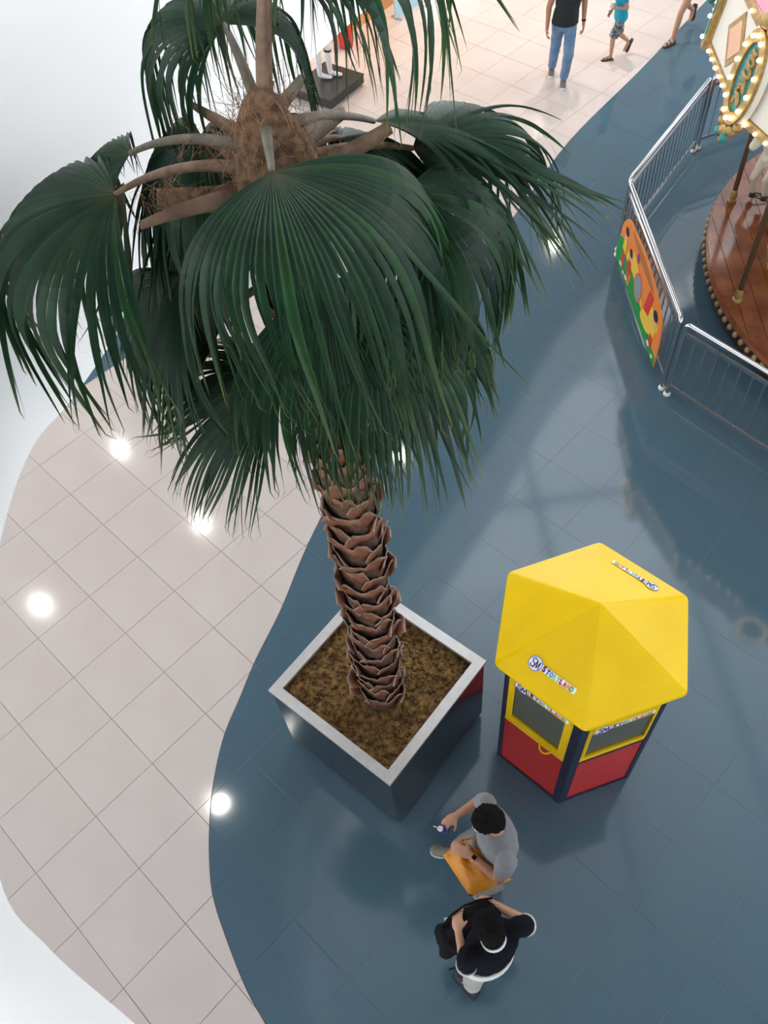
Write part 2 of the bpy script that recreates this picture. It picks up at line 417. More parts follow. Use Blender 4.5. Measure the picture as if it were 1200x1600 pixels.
# ------------------------------------------------------------------ palm tree
def attr_mat(name, stops, rough, rib=None, transl=0., noise=.25, spec=.4):
    """colour from the point attribute 't' (position along the piece) with a little noise"""
    m = bpy.data.materials.new(name); m.use_nodes = True; nt = m.node_tree; b = nt.nodes['Principled BSDF']
    at_ = nt.nodes.new('ShaderNodeAttribute'); at_.attribute_name = 't'
    r = nt.nodes.new('ShaderNodeValToRGB')
    el = r.color_ramp.elements
    while len(el) < len(stops): el.new(.5)
    for e, (p, c) in zip(el, stops): e.position = p; e.color = (*c, 1)
    tc = nt.nodes.new('ShaderNodeTexCoord'); n = nt.nodes.new('ShaderNodeTexNoise'); n.inputs['Scale'].default_value = 9; n.inputs['Detail'].default_value = 5
    mp = nt.nodes.new('ShaderNodeMapRange'); mp.inputs['To Min'].default_value = 1-noise; mp.inputs['To Max'].default_value = 1+noise
    mp.inputs['From Min'].default_value = .3; mp.inputs['From Max'].default_value = .7
    mx = nt.nodes.new('ShaderNodeMixRGB'); mx.blend_type = 'MULTIPLY'; mx.inputs[0].default_value = 1
    nt.links.new(at_.outputs['Fac'], r.inputs['Fac']); nt.links.new(tc.outputs['Object'], n.inputs['Vector']); nt.links.new(n.outputs['Fac'], mp.inputs['Value'])
    nt.links.new(r.outputs['Color'], mx.inputs[1]); nt.links.new(mp.outputs['Result'], mx.inputs[2])
    last = mx.outputs['Color']
    if rib:
        a3 = nt.nodes.new('ShaderNodeAttribute'); a3.attribute_name = 'var'; rv = nt.nodes.new('ShaderNodeValToRGB'); ev = rv.color_ramp.elements
        ev[0].color = (.62, .66, .72, 1); ev[1].color = (2.1, 1.75, 1.15, 1); ev.new(.5).color = (1, 1, 1, 1)
        m3 = nt.nodes.new('ShaderNodeMixRGB'); m3.blend_type = 'MULTIPLY'; m3.inputs[0].default_value = 1
        nt.links.new(a3.outputs['Fac'], rv.inputs['Fac']); nt.links.new(last, m3.inputs[1]); nt.links.new(rv.outputs['Color'], m3.inputs[2]); last = m3.outputs['Color']
        a2 = nt.nodes.new('ShaderNodeAttribute'); a2.attribute_name = 'rib'
        pw = nt.nodes.new('ShaderNodeMath'); pw.operation = 'POWER'; pw.inputs[1].default_value = 9
        ml = nt.nodes.new('ShaderNodeMath'); ml.operation = 'MULTIPLY'; ml.inputs[1].default_value = .7
        m2 = nt.nodes.new('ShaderNodeMixRGB'); m2.inputs[2].default_value = (*rib, 1)
        nt.links.new(a2.outputs['Fac'], pw.inputs[0]); nt.links.new(pw.outputs[0], ml.inputs[0]); nt.links.new(ml.outputs[0], m2.inputs[0]); nt.links.new(last, m2.inputs[1]); last = m2.outputs['Color']
    nt.links.new(last, b.inputs['Base Color']); b.inputs['Roughness'].default_value = rough; b.inputs['Specular IOR Level'].default_value = spec
    if transl:
        tr = nt.nodes.new('ShaderNodeBsdfTranslucent'); ms = nt.nodes.new('ShaderNodeMixShader'); ms.inputs[0].default_value = transl
        nt.links.new(last, tr.inputs['Color']); out = nt.nodes['Material Output']
        nt.links.new(b.outputs[0], ms.inputs[1]); nt.links.new(tr.outputs[0], ms.inputs[2]); nt.links.new(ms.outputs[0], out.inputs['Surface'])
    return m
LEAF = attr_mat('palm_leaf', [(0, (.055, .060, .022)), (.10, (.011, .041, .019)), (.55, (.011, .047, .023)), (.86, (.023, .062, .022)), (.96, (.10, .115, .034)), (1.0, (.20, .15, .06))], .38, rib=(.055, .095, .04), transl=.12)
LEAFY = attr_mat('palm_leaf_yellowing', [(0, (.14, .11, .04)), (.12, (.07, .09, .03)), (.55, (.030, .078, .030)), (.86, (.05, .095, .03)), (.96, (.16, .15, .05)), (1.0, (.24, .17, .07))], .42, rib=(.14, .16, .06), transl=.12)
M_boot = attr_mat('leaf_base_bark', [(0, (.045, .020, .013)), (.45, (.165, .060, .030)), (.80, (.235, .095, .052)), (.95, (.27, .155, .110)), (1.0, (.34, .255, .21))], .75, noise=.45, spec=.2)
M_trunk = mat('trunk_bark', (.045, .022, .015), rough=.9, c2=(.10, .05, .033), scale=20, bump=.8)
M_pet = mat('petiole_wood', (.13, .072, .040), rough=.65, c2=(.25, .165, .105), scale=11, bump=.4, bscale=30)
M_petg = mat('petiole_green_grey', (.095, .095, .068), rough=.6, c2=(.20, .16, .12), scale=9, bump=.4, bscale=30)
M_fibre = mat('palm_fibre', (.16, .075, .032), rough=.9, c2=(.36, .20, .10), scale=25)
M_crown = mat('crown_fibre_mat', (.085, .045, .024), rough=.95, c2=(.27, .155, .085), scale=30, detail=8, bump=1., bscale=60)

AX = (-.205, 2.545)
palm = empty('palm_tree', (AX[0], AX[1], 1.0)); tag(palm, 'tall fan palm with scaly brown trunk and drooping dark green fronds', 'palm tree')
def pl(p): return (p[0]-AX[0], p[1]-AX[1], p[2]-1.0)
def ax_at(z):   # slightly bowed trunk axis (world)
    u = (z-1.0)/4.6
    return (AX[0]+.045*math.sin(math.pi*min(u*1.15, 1)), AX[1]+.0*u)
zs = np.linspace(.99, 5.45, 40)
mb = MB(); mb.tube([pl((*ax_at(z), z)) for z in zs], [.150-.045*(z-1)/4.5 for z in zs], 16); mb.build('trunk', M_trunk, palm, smooth=True)

def set_attr(me, name, vals):
    a = me.attributes.new(name, 'FLOAT', 'POINT'); a.data.foreach_set('value', np.asarray(vals, dtype=np.float32))

def boot_mesh(seed):
    """one old leaf base: a broad scoop hugging the trunk, its torn upper edge standing off in two horns"""
    r = random.Random(seed); U, V = 10, 6; W = .115; H = .20
    P = []; T = []
    notch = r.uniform(.25, .42); skew = r.uniform(-.15, .15); flare = r.uniform(.026, .050)
    for layer in (0, 1):
        for v in range(V+1):
            for u in range(U+1):
                s = -1+2*u/U; tv = v/V
                wid = W*(.62+.38*math.sin(min(tv*1.3, 1)*math.pi/2))
                horn = 1-notch*(math.exp(-((s-skew)/.36)**2)) - .28*max(0, abs(s)-.78)/.22
                z = H*tv*horn + .010*tv*math.sin(9*s+seed)
                R0 = .155
                ang = s*wid/R0
                off = flare*tv**1.5*(.55+.75*abs(s)**1.3) + .004*math.sin(14*s+seed*2)*tv
                rr = R0 + off + (0 if layer == 0 else -.007)
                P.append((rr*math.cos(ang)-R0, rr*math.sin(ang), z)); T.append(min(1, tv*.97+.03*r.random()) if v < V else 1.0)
    F = []; n = (U+1)*(V+1)
    for v in range(V):
        for u in range(U):
            q = v*(U+1)+u; F.append((q, q+1, q+U+2, q+U+1)); F.append((n+q, n+q+U+1, n+q+U+2, n+q+1))
    for u in range(U): q = V*(U+1)+u; F.append((q, q+1, n+q+1, n+q))
    for v in range(V):
        q = v*(U+1); F.append((q, q+U+1, n+q+U+1, n+q)); q = v*(U+1)+U; F.append((q, n+q, n+q+U+1, q+U+1))
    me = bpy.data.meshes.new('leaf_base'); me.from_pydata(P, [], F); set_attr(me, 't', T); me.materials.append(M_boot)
    for p in me.polygons: p.use_smooth = True
    return me
boots = [boot_mesh(s) for s in range(5)]
rnd = random.Random(11); z = 1.00; k = 0
while z < 4.95:
    ang = k*rad(137.5); rr = .150-.045*(z-1)/4.5
    sc = 1.14-.22*(z-1)/3.9
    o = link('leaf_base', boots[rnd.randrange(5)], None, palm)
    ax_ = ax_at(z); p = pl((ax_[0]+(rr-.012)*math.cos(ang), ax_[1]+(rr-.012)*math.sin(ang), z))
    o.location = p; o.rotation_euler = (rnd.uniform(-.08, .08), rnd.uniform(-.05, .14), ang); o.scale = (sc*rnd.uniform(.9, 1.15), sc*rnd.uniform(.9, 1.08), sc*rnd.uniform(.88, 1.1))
    z += .0345; k += 1

G = np.array((0, 0, -1.))
def frond_blade(hub, az, el, L, A, k, n=40, seed=0, roll=0., split=.5, fold=.5, asym=0., wild=1.):
    """pleated fan blade; the segments leave the hub in the frond plane and bend under their own weight"""
    r = np.random.default_rng(seed); az, el, roll, A = rad(az), rad(el), rad(roll), rad(A)
    D = np.array((math.cos(az)*math.cos(el), math.sin(az)*math.cos(el), math.sin(el)))
    S = np.array((-math.sin(az), math.cos(az), 0.)); Nn = np.cross(D, S)
    S, Nn = S*math.cos(roll)+Nn*math.sin(roll), Nn*math.cos(roll)-S*math.sin(roll)
    Mst = 22
    def curve(th, Lt, kk=1., x0=None, d0=None, s0=0, m0=0, drift=None):
        d = (math.cos(th)*D+math.sin(th)*S + .10*Nn*abs(math.sin(th))) if d0 is None else d0
        d = d/np.linalg.norm(d); x = np.array(hub, float) if x0 is None else x0
        pts = [x]; ds = Lt/Mst; ss = s0
        for m in range(m0, Mst):
            q = m/Mst; kq = k*kk*(.15+1.35*min(1, (q/.55))**1.5)
            d = d+ds*kq*(G-d*np.dot(G, d))
            if drift is not None: d = d+drift*ds
            d = d/np.linalg.norm(d); x = x+d*ds; pts.append(x)
        return pts, d
    V = []; F = []; T = []; RB = []; VR = []
    wgt = r.uniform(.65, 1.5, n); wgt = wgt/wgt.sum()*2*A; ed = -A+np.concatenate([[0], np.cumsum(wgt)]); TH = (ed[1:]+ed[:-1])/2; DT = wgt/2
    bk, bd = 0., np.zeros(3)
    for i in range(n):
        th = TH[i]; dt = DT[i]
        Lt = L*(.70+.30*math.cos(th*.75))*(1+asym*math.sin(th))
        c, _ = curve(th, Lt); eL, _ = curve(th-dt, Lt); eR, _ = curve(th+dt, Lt)
        ms = int(Mst*(split+r.uniform(-.10, .12)))
        if r.random() < .38: bk, bd = r.normal(0, .26), r.normal(0, .75, 3)      # neighbouring segments hang in bunches
        kk = max(.3, 1+(bk+r.normal(0, .12))*wild)
        dirv = c[ms]-c[ms-1]
        drift = (bd+r.normal(0, .35, 3))*wild
        tail, _ = curve(th, Lt*(1+r.uniform(-.12, .12)), kk, c[ms], dirv, 0, ms, drift)
        tw = r.normal(0, .5)*wild
        base = len(V); var = float(np.clip(r.normal(.5, .24), 0, 1))
        fork = r.uniform(.10, .28)
        for m in range(Mst+1):
            if m <= ms:
                C = c[m]; o_ = (eR[m]-eL[m])/2
            else:
                C = tail[m-ms]; o0 = (eR[ms]-eL[ms])/2
                q = (m-ms)/(Mst-ms); ln = np.linalg.norm(o0)
                tg = tail[m-ms]-tail[m-ms-1]; tg = tg/np.linalg.norm(tg)
                o_ = o0-tg*np.dot(o0, tg); o_ = o_/(np.linalg.norm(o_)+1e-9)
                bn = np.cross(tg, o_); aa = tw*q
                o_ = (o_*math.cos(aa)+bn*math.sin(aa))*ln*(1-q**1.7)*.92
            tg = (c[min(m+1, Mst)]-c[max(m-1, 0)]) if m <= ms else tail[m-ms]-tail[m-ms-1]
            tg = tg/(np.linalg.norm(tg)+1e-9); wv = np.linalg.norm(o_)
            nn = np.cross(tg, o_); nn = nn/(np.linalg.norm(nn)+1e-9)
            mid = C-nn*wv*fold*2*(1 if m > 0 else 0)
            q = max(0, (m/Mst-.72)/.28); gap = o_/(wv+1e-9)*(q**1.2*fork*.12) if wv > 1e-9 else o_*0
            tt = m/Mst
            V += [C-o_-gap, mid-gap, mid+gap, C+o_+gap]; T += [tt]*4; RB += [0, 1, 1, 0]; VR += [var]*4
        for m in range(Mst):
            a = base+4*m; b = a+4
            F += [(a, a+1, b+1, b), (a+2, a+3, b+3, b+2)]
    return V, F, T, RB, VR

def make_frond(hub, az, el, L, A, k, root, bend=None, n=40, seed=0, m=None, pm=None, pw=.0165, **kw):
    V, F, T, RB, VR = frond_blade(hub, az, el, L, A, k, n, seed, **kw)
    me = bpy.data.meshes.new('frond'); me.from_pydata([pl(v) for v in V], [], F); set_attr(me, 't', T); set_attr(me, 'rib', RB); set_attr(me, 'var', VR); me.materials.append(m or LEAF)
    o = link('frond', me, None, palm)
    # leaf stalk
    if root is not None:
        a = np.array(root, float); b = np.array(hub, float); mid = (a+b)/2+np.array(bend if bend is not None else (0, 0, .05))
        pts = []
        for q in np.linspace(0, 1, 12): pts.append(pl((1-q)**2*a+2*q*(1-q)*mid+q*q*b))
        mb = MB(); mb.tube(pts, [pw*(1.35-.75*q) for q in np.linspace(0, 1, 12)], 10, True, 1.0)
        mb.build('petiole', pm or M_pet, o, smooth=True)
    return o
c0 = lambda z, a, r=.10: (AX[0]+r*math.cos(rad(a)), AX[1]+r*math.sin(rad(a)), z)
FR = [
 # hub, az, el, L, A, k, root, opts
 dict(hub=(-.187, 2.20, 5.66), az=-64, el=0, L=1.06, A=78, k=4.8, root=c0(5.62, -90, .02), bend=(0,0,.02), n=40, seed=1, split=.44, asym=.16, wild=1.2, pm=M_petg),
 dict(hub=(.207, 2.45, 5.36), az=-42, el=0, L=.84, A=92, k=5.6, root=c0(5.42, -20), n=34, seed=2, split=.5),
 dict(hub=(.276, 2.79, 5.30), az=-4, el=8, L=.90, A=74, k=3.0, root=c0(5.45, 20), n=34, seed=3, split=.42, wild=1.1),
 dict(hub=(.15, 2.86, 5.38), az=-2, el=-6, L=.98, A=66, k=2.5, roll=-20, root=c0(5.55, 50), n=34, seed=4, split=.42, pm=M_petg, wild=1.0),
 dict(hub=(-.10, 2.60, 6.12), az=48, el=14, L=1.0, A=100, k=4.2, root=c0(5.62, 80, .01), bend=(-.03,0,0), n=36, seed=5, split=.36, wild=1.3),
 dict(hub=(-.314, 3.01, 5.70), az=122, el=22, L=.82, A=120, k=8.5, root=c0(5.6, 105, .04), bend=(0,0,.06), n=38, seed=6, split=.36, pm=M_petg, wild=.7),
 dict(hub=(-.77, 2.66, 5.36), az=190, el=2, L=1.12, A=88, k=3.6, root=c0(5.46, 175), bend=(0,0,.09), n=34, seed=7, split=.45, m=LEAF, wild=1.3),
 dict(hub=(-.75, 2.74, 5.35), az=232, el=-28, L=.74, A=36, k=3.4, root=None, n=14, seed=27, split=.3, m=LEAFY, wild=1.8),
 dict(hub=(-.73, 2.88, 5.37), az=175, el=-8, L=.55, A=80, k=5.5, root=c0(5.52, 160), bend=(0,0,.08), n=34, seed=8, split=.5, pm=M_petg),
 dict(hub=(-.65, 2.69, 4.97), az=205, el=-45, L=.88, A=66, k=2.2, root=c0(5.2, 170), bend=(-.12,0,.10), n=40, seed=9, split=.52),
 dict(hub=(-.33, 2.42, 4.62), az=190, el=-14, L=.76, A=68, k=1.5, root=c0(5.0, 210, .06), bend=(0,0,.04), n=40, seed=10, split=.58),
 dict(hub=(.05, 2.33, 5.02), az=-52, el=-30, L=.92, A=84, k=3.4, root=c0(5.2, -50, .06), n=42, seed=11, split=.52),
 dict(hub=(-.52, 2.72, 4.72), az=178, el=-35, L=.66, A=55, k=1.4, root=c0(5.0, 170, .06), n=32, seed=12, split=.6),
 dict(hub=(-.52, 3.02, 5.28), az=160, el=-55, L=.85, A=85, k=4.0, root=c0(5.4, 140), n=34, seed=13, split=.5),
 dict(hub=(-.50, 2.72, 5.26), az=205, el=-62, L=.80, A=80, k=3.5, root=c0(5.36, 185), n=32, seed=18, split=.5),
 dict(hub=(.02, 2.80, 5.37), az=55, el=-15, L=.62, A=115, k=5.5, root=c0(5.42, 50), n=36, seed=19, split=.5),
 dict(hub=(-.12, 2.74, 5.96), az=55, el=0, L=.66, A=105, k=7.5, root=c0(5.6, 80, .02), n=36, seed=20, split=.34),
 dict(hub=(-.46, 2.86, 5.40), az=205, el=-20, L=.78, A=100, k=6.0, root=c0(5.42, 165), n=34, seed=21, split=.45),
 dict(hub=(.03, 2.92, 5.32), az=40, el=-35, L=.85, A=100, k=4.5, root=c0(5.4, 60), n=36, seed=14, split=.5),
 dict(hub=(-.22, 2.98, 5.20), az=98, el=-50, L=.85, A=80, k=3.6, root=c0(5.3, 95), n=34, seed=15, split=.5),
 dict(hub=(-.10, 2.28, 5.20), az=-75, el=-45, L=.95, A=72, k=3.0, root=c0(5.3, -80, .05), n=40, seed=16, split=.55),
 dict(hub=(.17, 2.62, 5.12), az=-5, el=-40, L=.90, A=72, k=3.2, root=c0(5.3, 0), n=36, seed=17, split=.5),
]
for f in FR: make_frond(**f)

# cut stalk stubs around the crown
def stub(a, b, w0, w1, bend, m=M_pet, cutup=True):
    a = np.array(a); b = np.array(b); mid = (a+b)/2+np.array(bend)
    pts = [pl((1-q)**2*a+2*q*(1-q)*mid+q*q*b) for q in np.linspace(0, 1, 9)]
    mb = MB(); mb.tube(pts, [w0+(w1-w0)*q for q in np.linspace(0, 1, 9)], 10, True, .45, side=None)
    mb.build('stalk_stub', m, palm, smooth=True)
stub(c0(5.40, 0, .06), (.192, 2.66, 5.47), .050, .026, (0, 0, -.02))
stub(c0(5.48, 30, .06), (.041, 2.80, 5.46), .050, .026, (.02, 0, .02), M_petg)
stub(c0(5.52, 140, .06), (-.466, 2.89, 5.505), .040, .016, (0, 0, .0))
stub(c0(5.38, 200, .06), (-.640, 2.335, 5.45), .045, .016, (0, 0, .03))
stub(c0(5.36, 180, .05), (-.60, 2.50, 5.425), .060, .040, (0, 0, -.02), M_crown)
stub(c0(5.60, 60, .04), (-.08, 2.75, 5.62), .035, .02, (0, 0, .0), M_petg)
stub(c0(5.42, -40, .06), (.03, 2.36, 5.46), .045, .03, (0, 0, .02))
# crown heart: lumpy fibre sheath
mb = MB()
mb.lathe([(.10, 0), (.155, .10), (.165, .25), (.15, .40), (.125, .50), (.10, .58), (.06, .66), (.02, .70)], 28)
cm = mb.mesh('crown_sheath', True)
for v in cm.vertices:
    q = 1+.20*mnoise.fractal(Vector(v.co)*9, 1, 2, 4); v.co.x *= q; v.co.y *= q
co = link('crown_sheath', cm, M_crown, palm); co.location = (0, 0, 4.02)
# loose fibre strands
mb = MB(); rr = np.random.default_rng(5)
for k in range(900):
    a = rr.uniform(0, 2*math.pi); zz = rr.uniform(4.15, 4.72); rad0 = .14 if zz < 4.5 else .14-(zz-4.5)*.35
    p = np.array((rad0*math.cos(a), rad0*math.sin(a), zz)); d = np.array((math.cos(a)*.5, math.sin(a)*.5, rr.uniform(-1, 1)))+rr.normal(0, .5, 3); d /= np.linalg.norm(d)
    pts = [p]; cv = rr.normal(0, 5, 3); st = rr.uniform(.008, .020)
    for s in range(8):
        d = d+cv*st*1.4-np.array((p[0], p[1], 0))*.25; d /= np.linalg.norm(d); p = p+d*st; pts.append(p)
    wv = rr.uniform(.0008, .0022); sd = np.cross(d, (0, 0, 1.)); sd /= (np.linalg.norm(sd)+1e-9)
    base = len(mb.v)
    for s, q in enumerate(pts): ww = wv*(1-s/9); mb.v += [tuple(q-sd*ww), tuple(q+sd*ww)]
    for s in range(8): b = base+2*s; mb.f.append((b, b+1, b+3, b+2))
for (p0, p1, cnt) in (((-.33, 0, 4.44), (-.44, -.05, 4.42), 70), ((-.16, .08, 4.50), (-.30, .15, 4.52), 60)):
    for k in range(cnt):
        q = rr.random(); p = np.array(p0)*(1-q)+np.array(p1)*q+rr.normal(0, .025, 3); d = rr.normal(0, 1, 3); d[2] -= .6; d /= np.linalg.norm(d)
        sd = np.cross(d, (0, 0, 1.)); sd /= (np.linalg.norm(sd)+1e-9); base = len(mb.v); cv = rr.normal(0, 6, 3)
        for s in range(7): mb.v += [tuple(p-sd*.0007), tuple(p+sd*.0007)]; d = d+cv*.014; d /= np.linalg.norm(d); p = p+d*.014
        for s in range(6): b = base+2*s; mb.f.append((b, b+1, b+3, b+2))
tag(mb.build('fibre_strands', M_fibre, palm, fix=False), kind='stuff')
# ------------------------------------------------------------------ kiosk
M_yel = mat('yellow_gloss', (.80, .525, .0), rough=.25, c2=(.75, .485, .0), scale=2.5, spec=.25)
M_red = mat('red_panel', (.48, .020, .016), rough=.28, c2=(.42, .016, .014), scale=3)
M_navy = mat('navy_post', (.012, .013, .035), rough=.35)
M_dark = mat('kiosk_inside', (.05, .055, .04), rough=.7)
M_sticker = mat('white_sticker', (.85, .85, .84), rough=.4)
def glass_mat():
    m = bpy.data.materials.new('smoky_pane'); m.use_nodes = True; nt = m.node_tree; b = nt.nodes['Principled BSDF']
    b.inputs['Base Color'].default_value = (.10, .105, .085, 1); b.inputs['Roughness'].default_value = .3; b.inputs['Alpha'].default_value = .86; b.inputs['Specular IOR Level'].default_value = .8
    return m
M_pane = glass_mat()
KC = (1.274, 2.424); KR = .61; ER = .70; EZ = 1.90; AZ = 2.27; KA = -108
kiosk = empty('kiosk', (KC[0], KC[1], 0)); tag(kiosk, 'six-sided yellow and red ticket kiosk with pointed roof', 'kiosk')
def hx(k, r, z): a = rad(KA+60*k); return Vector((r*math.cos(a), r*math.sin(a), z))
# roof: six faceted panels with rounded lip
roof = MB(); ring = []
prof = [(.672, 1.835), (.695, 1.845), (.704, 1.875), (.698, 1.897)]
def hexring(r, z, rc=.03, n=4):
    out = []
    for k in range(6):
        c = hx(k, r, z); a, b = hx(k-1, r, z), hx(k+1, r, z); p0 = c+(a-c).normalized()*rc; p1 = c+(b-c).normalized()*rc
        for q in np.linspace(0, 1, n): out.append(p0*(1-q)**2+c*(2*q*(1-q))+p1*q*q)
    return out
NN = 24; vs = []; fs = []
for r, z in prof: vs += hexring(r, z)
apex = len(vs); vs.append(Vector((0, 0, AZ)))
for i in range(len(prof)-1):
    for k in range(NN): fs.append((i*NN+k, i*NN+(k+1) % NN, (i+1)*NN+(k+1) % NN, (i+1)*NN+k))
m_ = (len(prof)-1)*NN
for k in range(NN): fs.append((m_+k, m_+(k+1) % NN, apex))
und = len(vs); vs.append(Vector((0, 0, 1.835)))
for k in range(NN): fs.append(((k+1) % NN, k, und))
roof.add(vs, fs); roof_o = roof.build('roof', M_yel, kiosk)

# lettering
def text_mesh(s, size, bold=0.):
    cu = bpy.data.curves.new('t', 'FONT'); cu.body = s; cu.size = size; cu.extrude = .0012; cu.offset = bold; cu.resolution_u = 3
    o = bpy.data.objects.new('t', cu)
    me = bake(o); bpy.data.objects.remove(o); bpy.data.curves.remove(cu)
    return me
LC = {'purple': (.10, .015, .13), 'blue': (.02, .05, .35), 'sky': (.03, .30, .55), 'mint': (.25, .55, .40), 'olive': (.42, .42, .05), 'plum': (.30, .02, .15), 'red': (.55, .02, .03), 'orange': (.70, .25, .04), 'green': (.05, .40, .12), 'navy': (.03, .03, .18)}
LM = {k: mat('ink_'+k, v, rough=.4) for k, v in LC.items()}
WORD = [('S', 'purple', 1.25), ('T', 'blue', 1), ('O', 'sky', 1), ('R', 'mint', 1), ('Y', 'olive', 1), ('L', 'plum', 1), ('A', 'red', 1), ('N', 'orange', 1), ('D', 'green', 1)]
def storyland(parent, origin, u, v, nrm, width, circ=True, squash=1.):
    """round SM badge followed by the word, on a white sticker; u along reading direction, v up, from the badge centre"""
    u = Vector(u).normalized(); v = Vector(v).normalized(); nrm = Vector(nrm).normalized()
    Mx = Matrix(((u.x, v.x, nrm.x, 0), (u.y, v.y, nrm.y, 0), (u.z, v.z, nrm.z, 0), (0, 0, 0, 1))); Mx.translation = Vector(origin)
    R = width*.165; lh = width*.088
    mb = MB()
    cir = [(R*math.cos(2*math.pi*k/28), R*squash*math.sin(2*math.pi*k/28)) for k in range(28)]
    mb.prism(cir, .0015, .003); mb.prism([(R*.9, -lh*.72), (width*.985, -lh*.72), (width, -lh*.5), (width, lh*.6), (width*.985, lh*.82), (R*.9, lh*.82)], .0010, .0025)
    mb.v = [tuple(Mx @ Vector(p)) for p in mb.v]; mb.build('sticker', M_sticker, parent)
    ringb = MB(); n = 28; q = []
    for rr_ in (R*.97, R*.88): q += [(rr_*math.cos(2*math.pi*k/n), rr_*squash*math.sin(2*math.pi*k/n), .0036) for k in range(n)]
    ringb.add([Mx @ Vector(p) for p in q], [(k, (k+1) % n, n+(k+1) % n, n+k) for k in range(n)]); ringb.build('badge_ring', LM['navy'], parent, fix=False)
    # badge monogram drawn as looped strokes
    st = [[(.02,.52),(-.22,.62),(-.48,.45),(-.40,.12),(-.12,-.02),(-.02,-.30),(-.25,-.55),(-.52,-.45),(-.55,-.20)], [(-.05,-.62),(.06,-.1),(.16,.52),(.25,-.05),(.34,-.42),(.46,.05),(.58,.50),(.62,-.05),(.66,-.5)]]
    mb = MB()
    for s_ in st:
        P_ = catmull(s_, 5)
        mb.tube([Mx @ Vector((p[0]*R, p[1]*R*squash, .0036)) for p in P_], R*.075, 5, True)
    mb.build('badge_monogram', LM['navy'], parent)
    x = R*1.10; step = (width-R*1.15)/9.6
    for ch, cname, sc in WORD:
        me = text_mesh(ch, step*1.46*sc, .0026)
        xs = [p.co.x for p in me.vertices]; x0 = min(xs); wd = max(xs)-x0; cw = step*(1.18 if sc > 1 else 1.0)
        for p in me.vertices:
            p.co = Mx @ Vector((x+(p.co.x-x0)*min(1, cw*.92/wd), (p.co.y*1.18-step*.56)*squash, .0035+max(p.co.z, 0)))
        link('letter', me, LM[cname], parent); x += cw
for k in (-1, 2):   # two opposite roof panels
    a, b = hx(k, ER, EZ), hx(k+1, ER, EZ); mid = (a+b)/2; u = (b-a).normalized(); v = (Vector((0, 0, AZ))-mid); v = (v-u*v.dot(u)).normalized(); nr = u.cross(v)
    storyland(roof_o, mid+u*(-.131)+v*.155+nr*.001, u, v, nr, .305)

# walls
for k in range(6):
    a, b = hx(k, KR, 0), hx(k+1, KR, 0); mid = (a+b)/2; u = (b-a).normalized(); nr = Vector((mid.x, mid.y, 0)).normalized(); L = (b-a).length
    Mx = Matrix(((u.x, nr.x, 0, mid.x), (u.y, nr.y, 0, mid.y), (0, 0, 1, 0), (0, 0, 0, 1)))
    def W(name, lo, hi, m, parent=kiosk):
        mb = MB(); mb.box(lo, hi, Mx); return mb.build(name, m, parent)
    h = L/2
    W('lower_panel', (-h+.03, -.03, .04), (h-.03, -.004, .905), M_red)
    W('skirting', (-h+.02, -.035, 0), (h-.02, .004, .045), M_navy)
    W('ledge_strip', (-h+.02, -.03, .900), (h-.02, .003, .935), M_navy if k != -1 % 6 else M_yel)
    x0, x1, z0, z1 = (-.232, .19, 1.03, 1.66) if k == 5 else (-.222, .262, 1.03, 1.66)
    f = W('window_frame', (-h+.03, -.025, .935), (h-.03, .0, z0), M_yel)
    W('frame_head', (-h+.03, -.025, z1), (h-.03, .0, 1.845), M_yel, f)
    W('frame_jamb', (-h+.03, -.025, z0), (x0, .0, z1), M_yel, f); W('frame_jamb', (x1, -.025, z0), (h-.03, .0, z1), M_yel, f)
    W('pane', (x0, -.018, z0), (x1, -.012, z1), M_pane, f)
    mb = MB()
    for e, (p, q) in enumerate((((x0, z0), (x1, z0)), ((x1, z0), (x1, z1)), ((x1, z1), (x0, z1)), ((x0, z1), (x0, z0)))):
        mb.bar(Mx @ Vector((p[0], .001, p[1])), Mx @ Vector((q[0], .001, q[1])), .012, .012)
    mb.build('window_bead', M_yel, f)
    c = hx(k, KR+.004, 0); d = Vector((c.x, c.y, 0)).normalized(); sdv = Vector((-d.y, d.x, 0))
    mb = MB(); w2 = .055 if k == 0 else .026; pa = [c-sdv*w2-d*(w2*.51), c+d*.006, c+sdv*w2-d*(w2*.51), c+sdv*(w2-.01)-d*.05, c-d*.03, c-sdv*(w2-.01)-d*.05]
    mb.prism([(p.x, p.y) for p in pa], 0, 1.84); mb.build('corner_post', M_navy, kiosk)
    # sign board under the eave
    if k in (5, 0):
        s = MB(); wv = .40
        o0 = mid+u*(-.155)+nr*(.012 if k == 5 else .02)+Vector((0, 0, 1.655))
        mb = MB(); 
        pts = []
        zb_ = 1.642 if k == 5 else 1.61; no_ = .010 if k == 5 else .03; mb.box((-.225, .002, zb_-.045), (.225, no_, zb_+.07), Mx); sb = mb.build('sign_board', M_yel, kiosk)
        storyland(sb, mid+u*(-.165)+nr*(no_+.0005)+Vector((0, 0, zb_)), u, Vector((0, 0, 1)), nr, .375)
    if k == 5:
        mb = MB(); cpt = Vector((.10, .012, .985)); P_ = []
        for q in range(0, 13): t_ = math.pi*q/12; P_.append(Mx @ (cpt+Vector((.048*math.cos(t_), .055*math.sin(t_), 0))))
        mb.tube(P_, .007, 8); mb.build('hand_loop', M_yel, kiosk, smooth=True)
mb = MB(); mb.prism([(hx(k, .56, 0).x, hx(k, .56, 0).y) for k in range(6)], .88, .90); mb.build('counter', M_dark, kiosk)
mb = MB(); mb.prism([(hx(k, .57, 0).x, hx(k, .57, 0).y) for k in range(6)], .03, .05); mb.build('inner_floor', M_dark, kiosk)

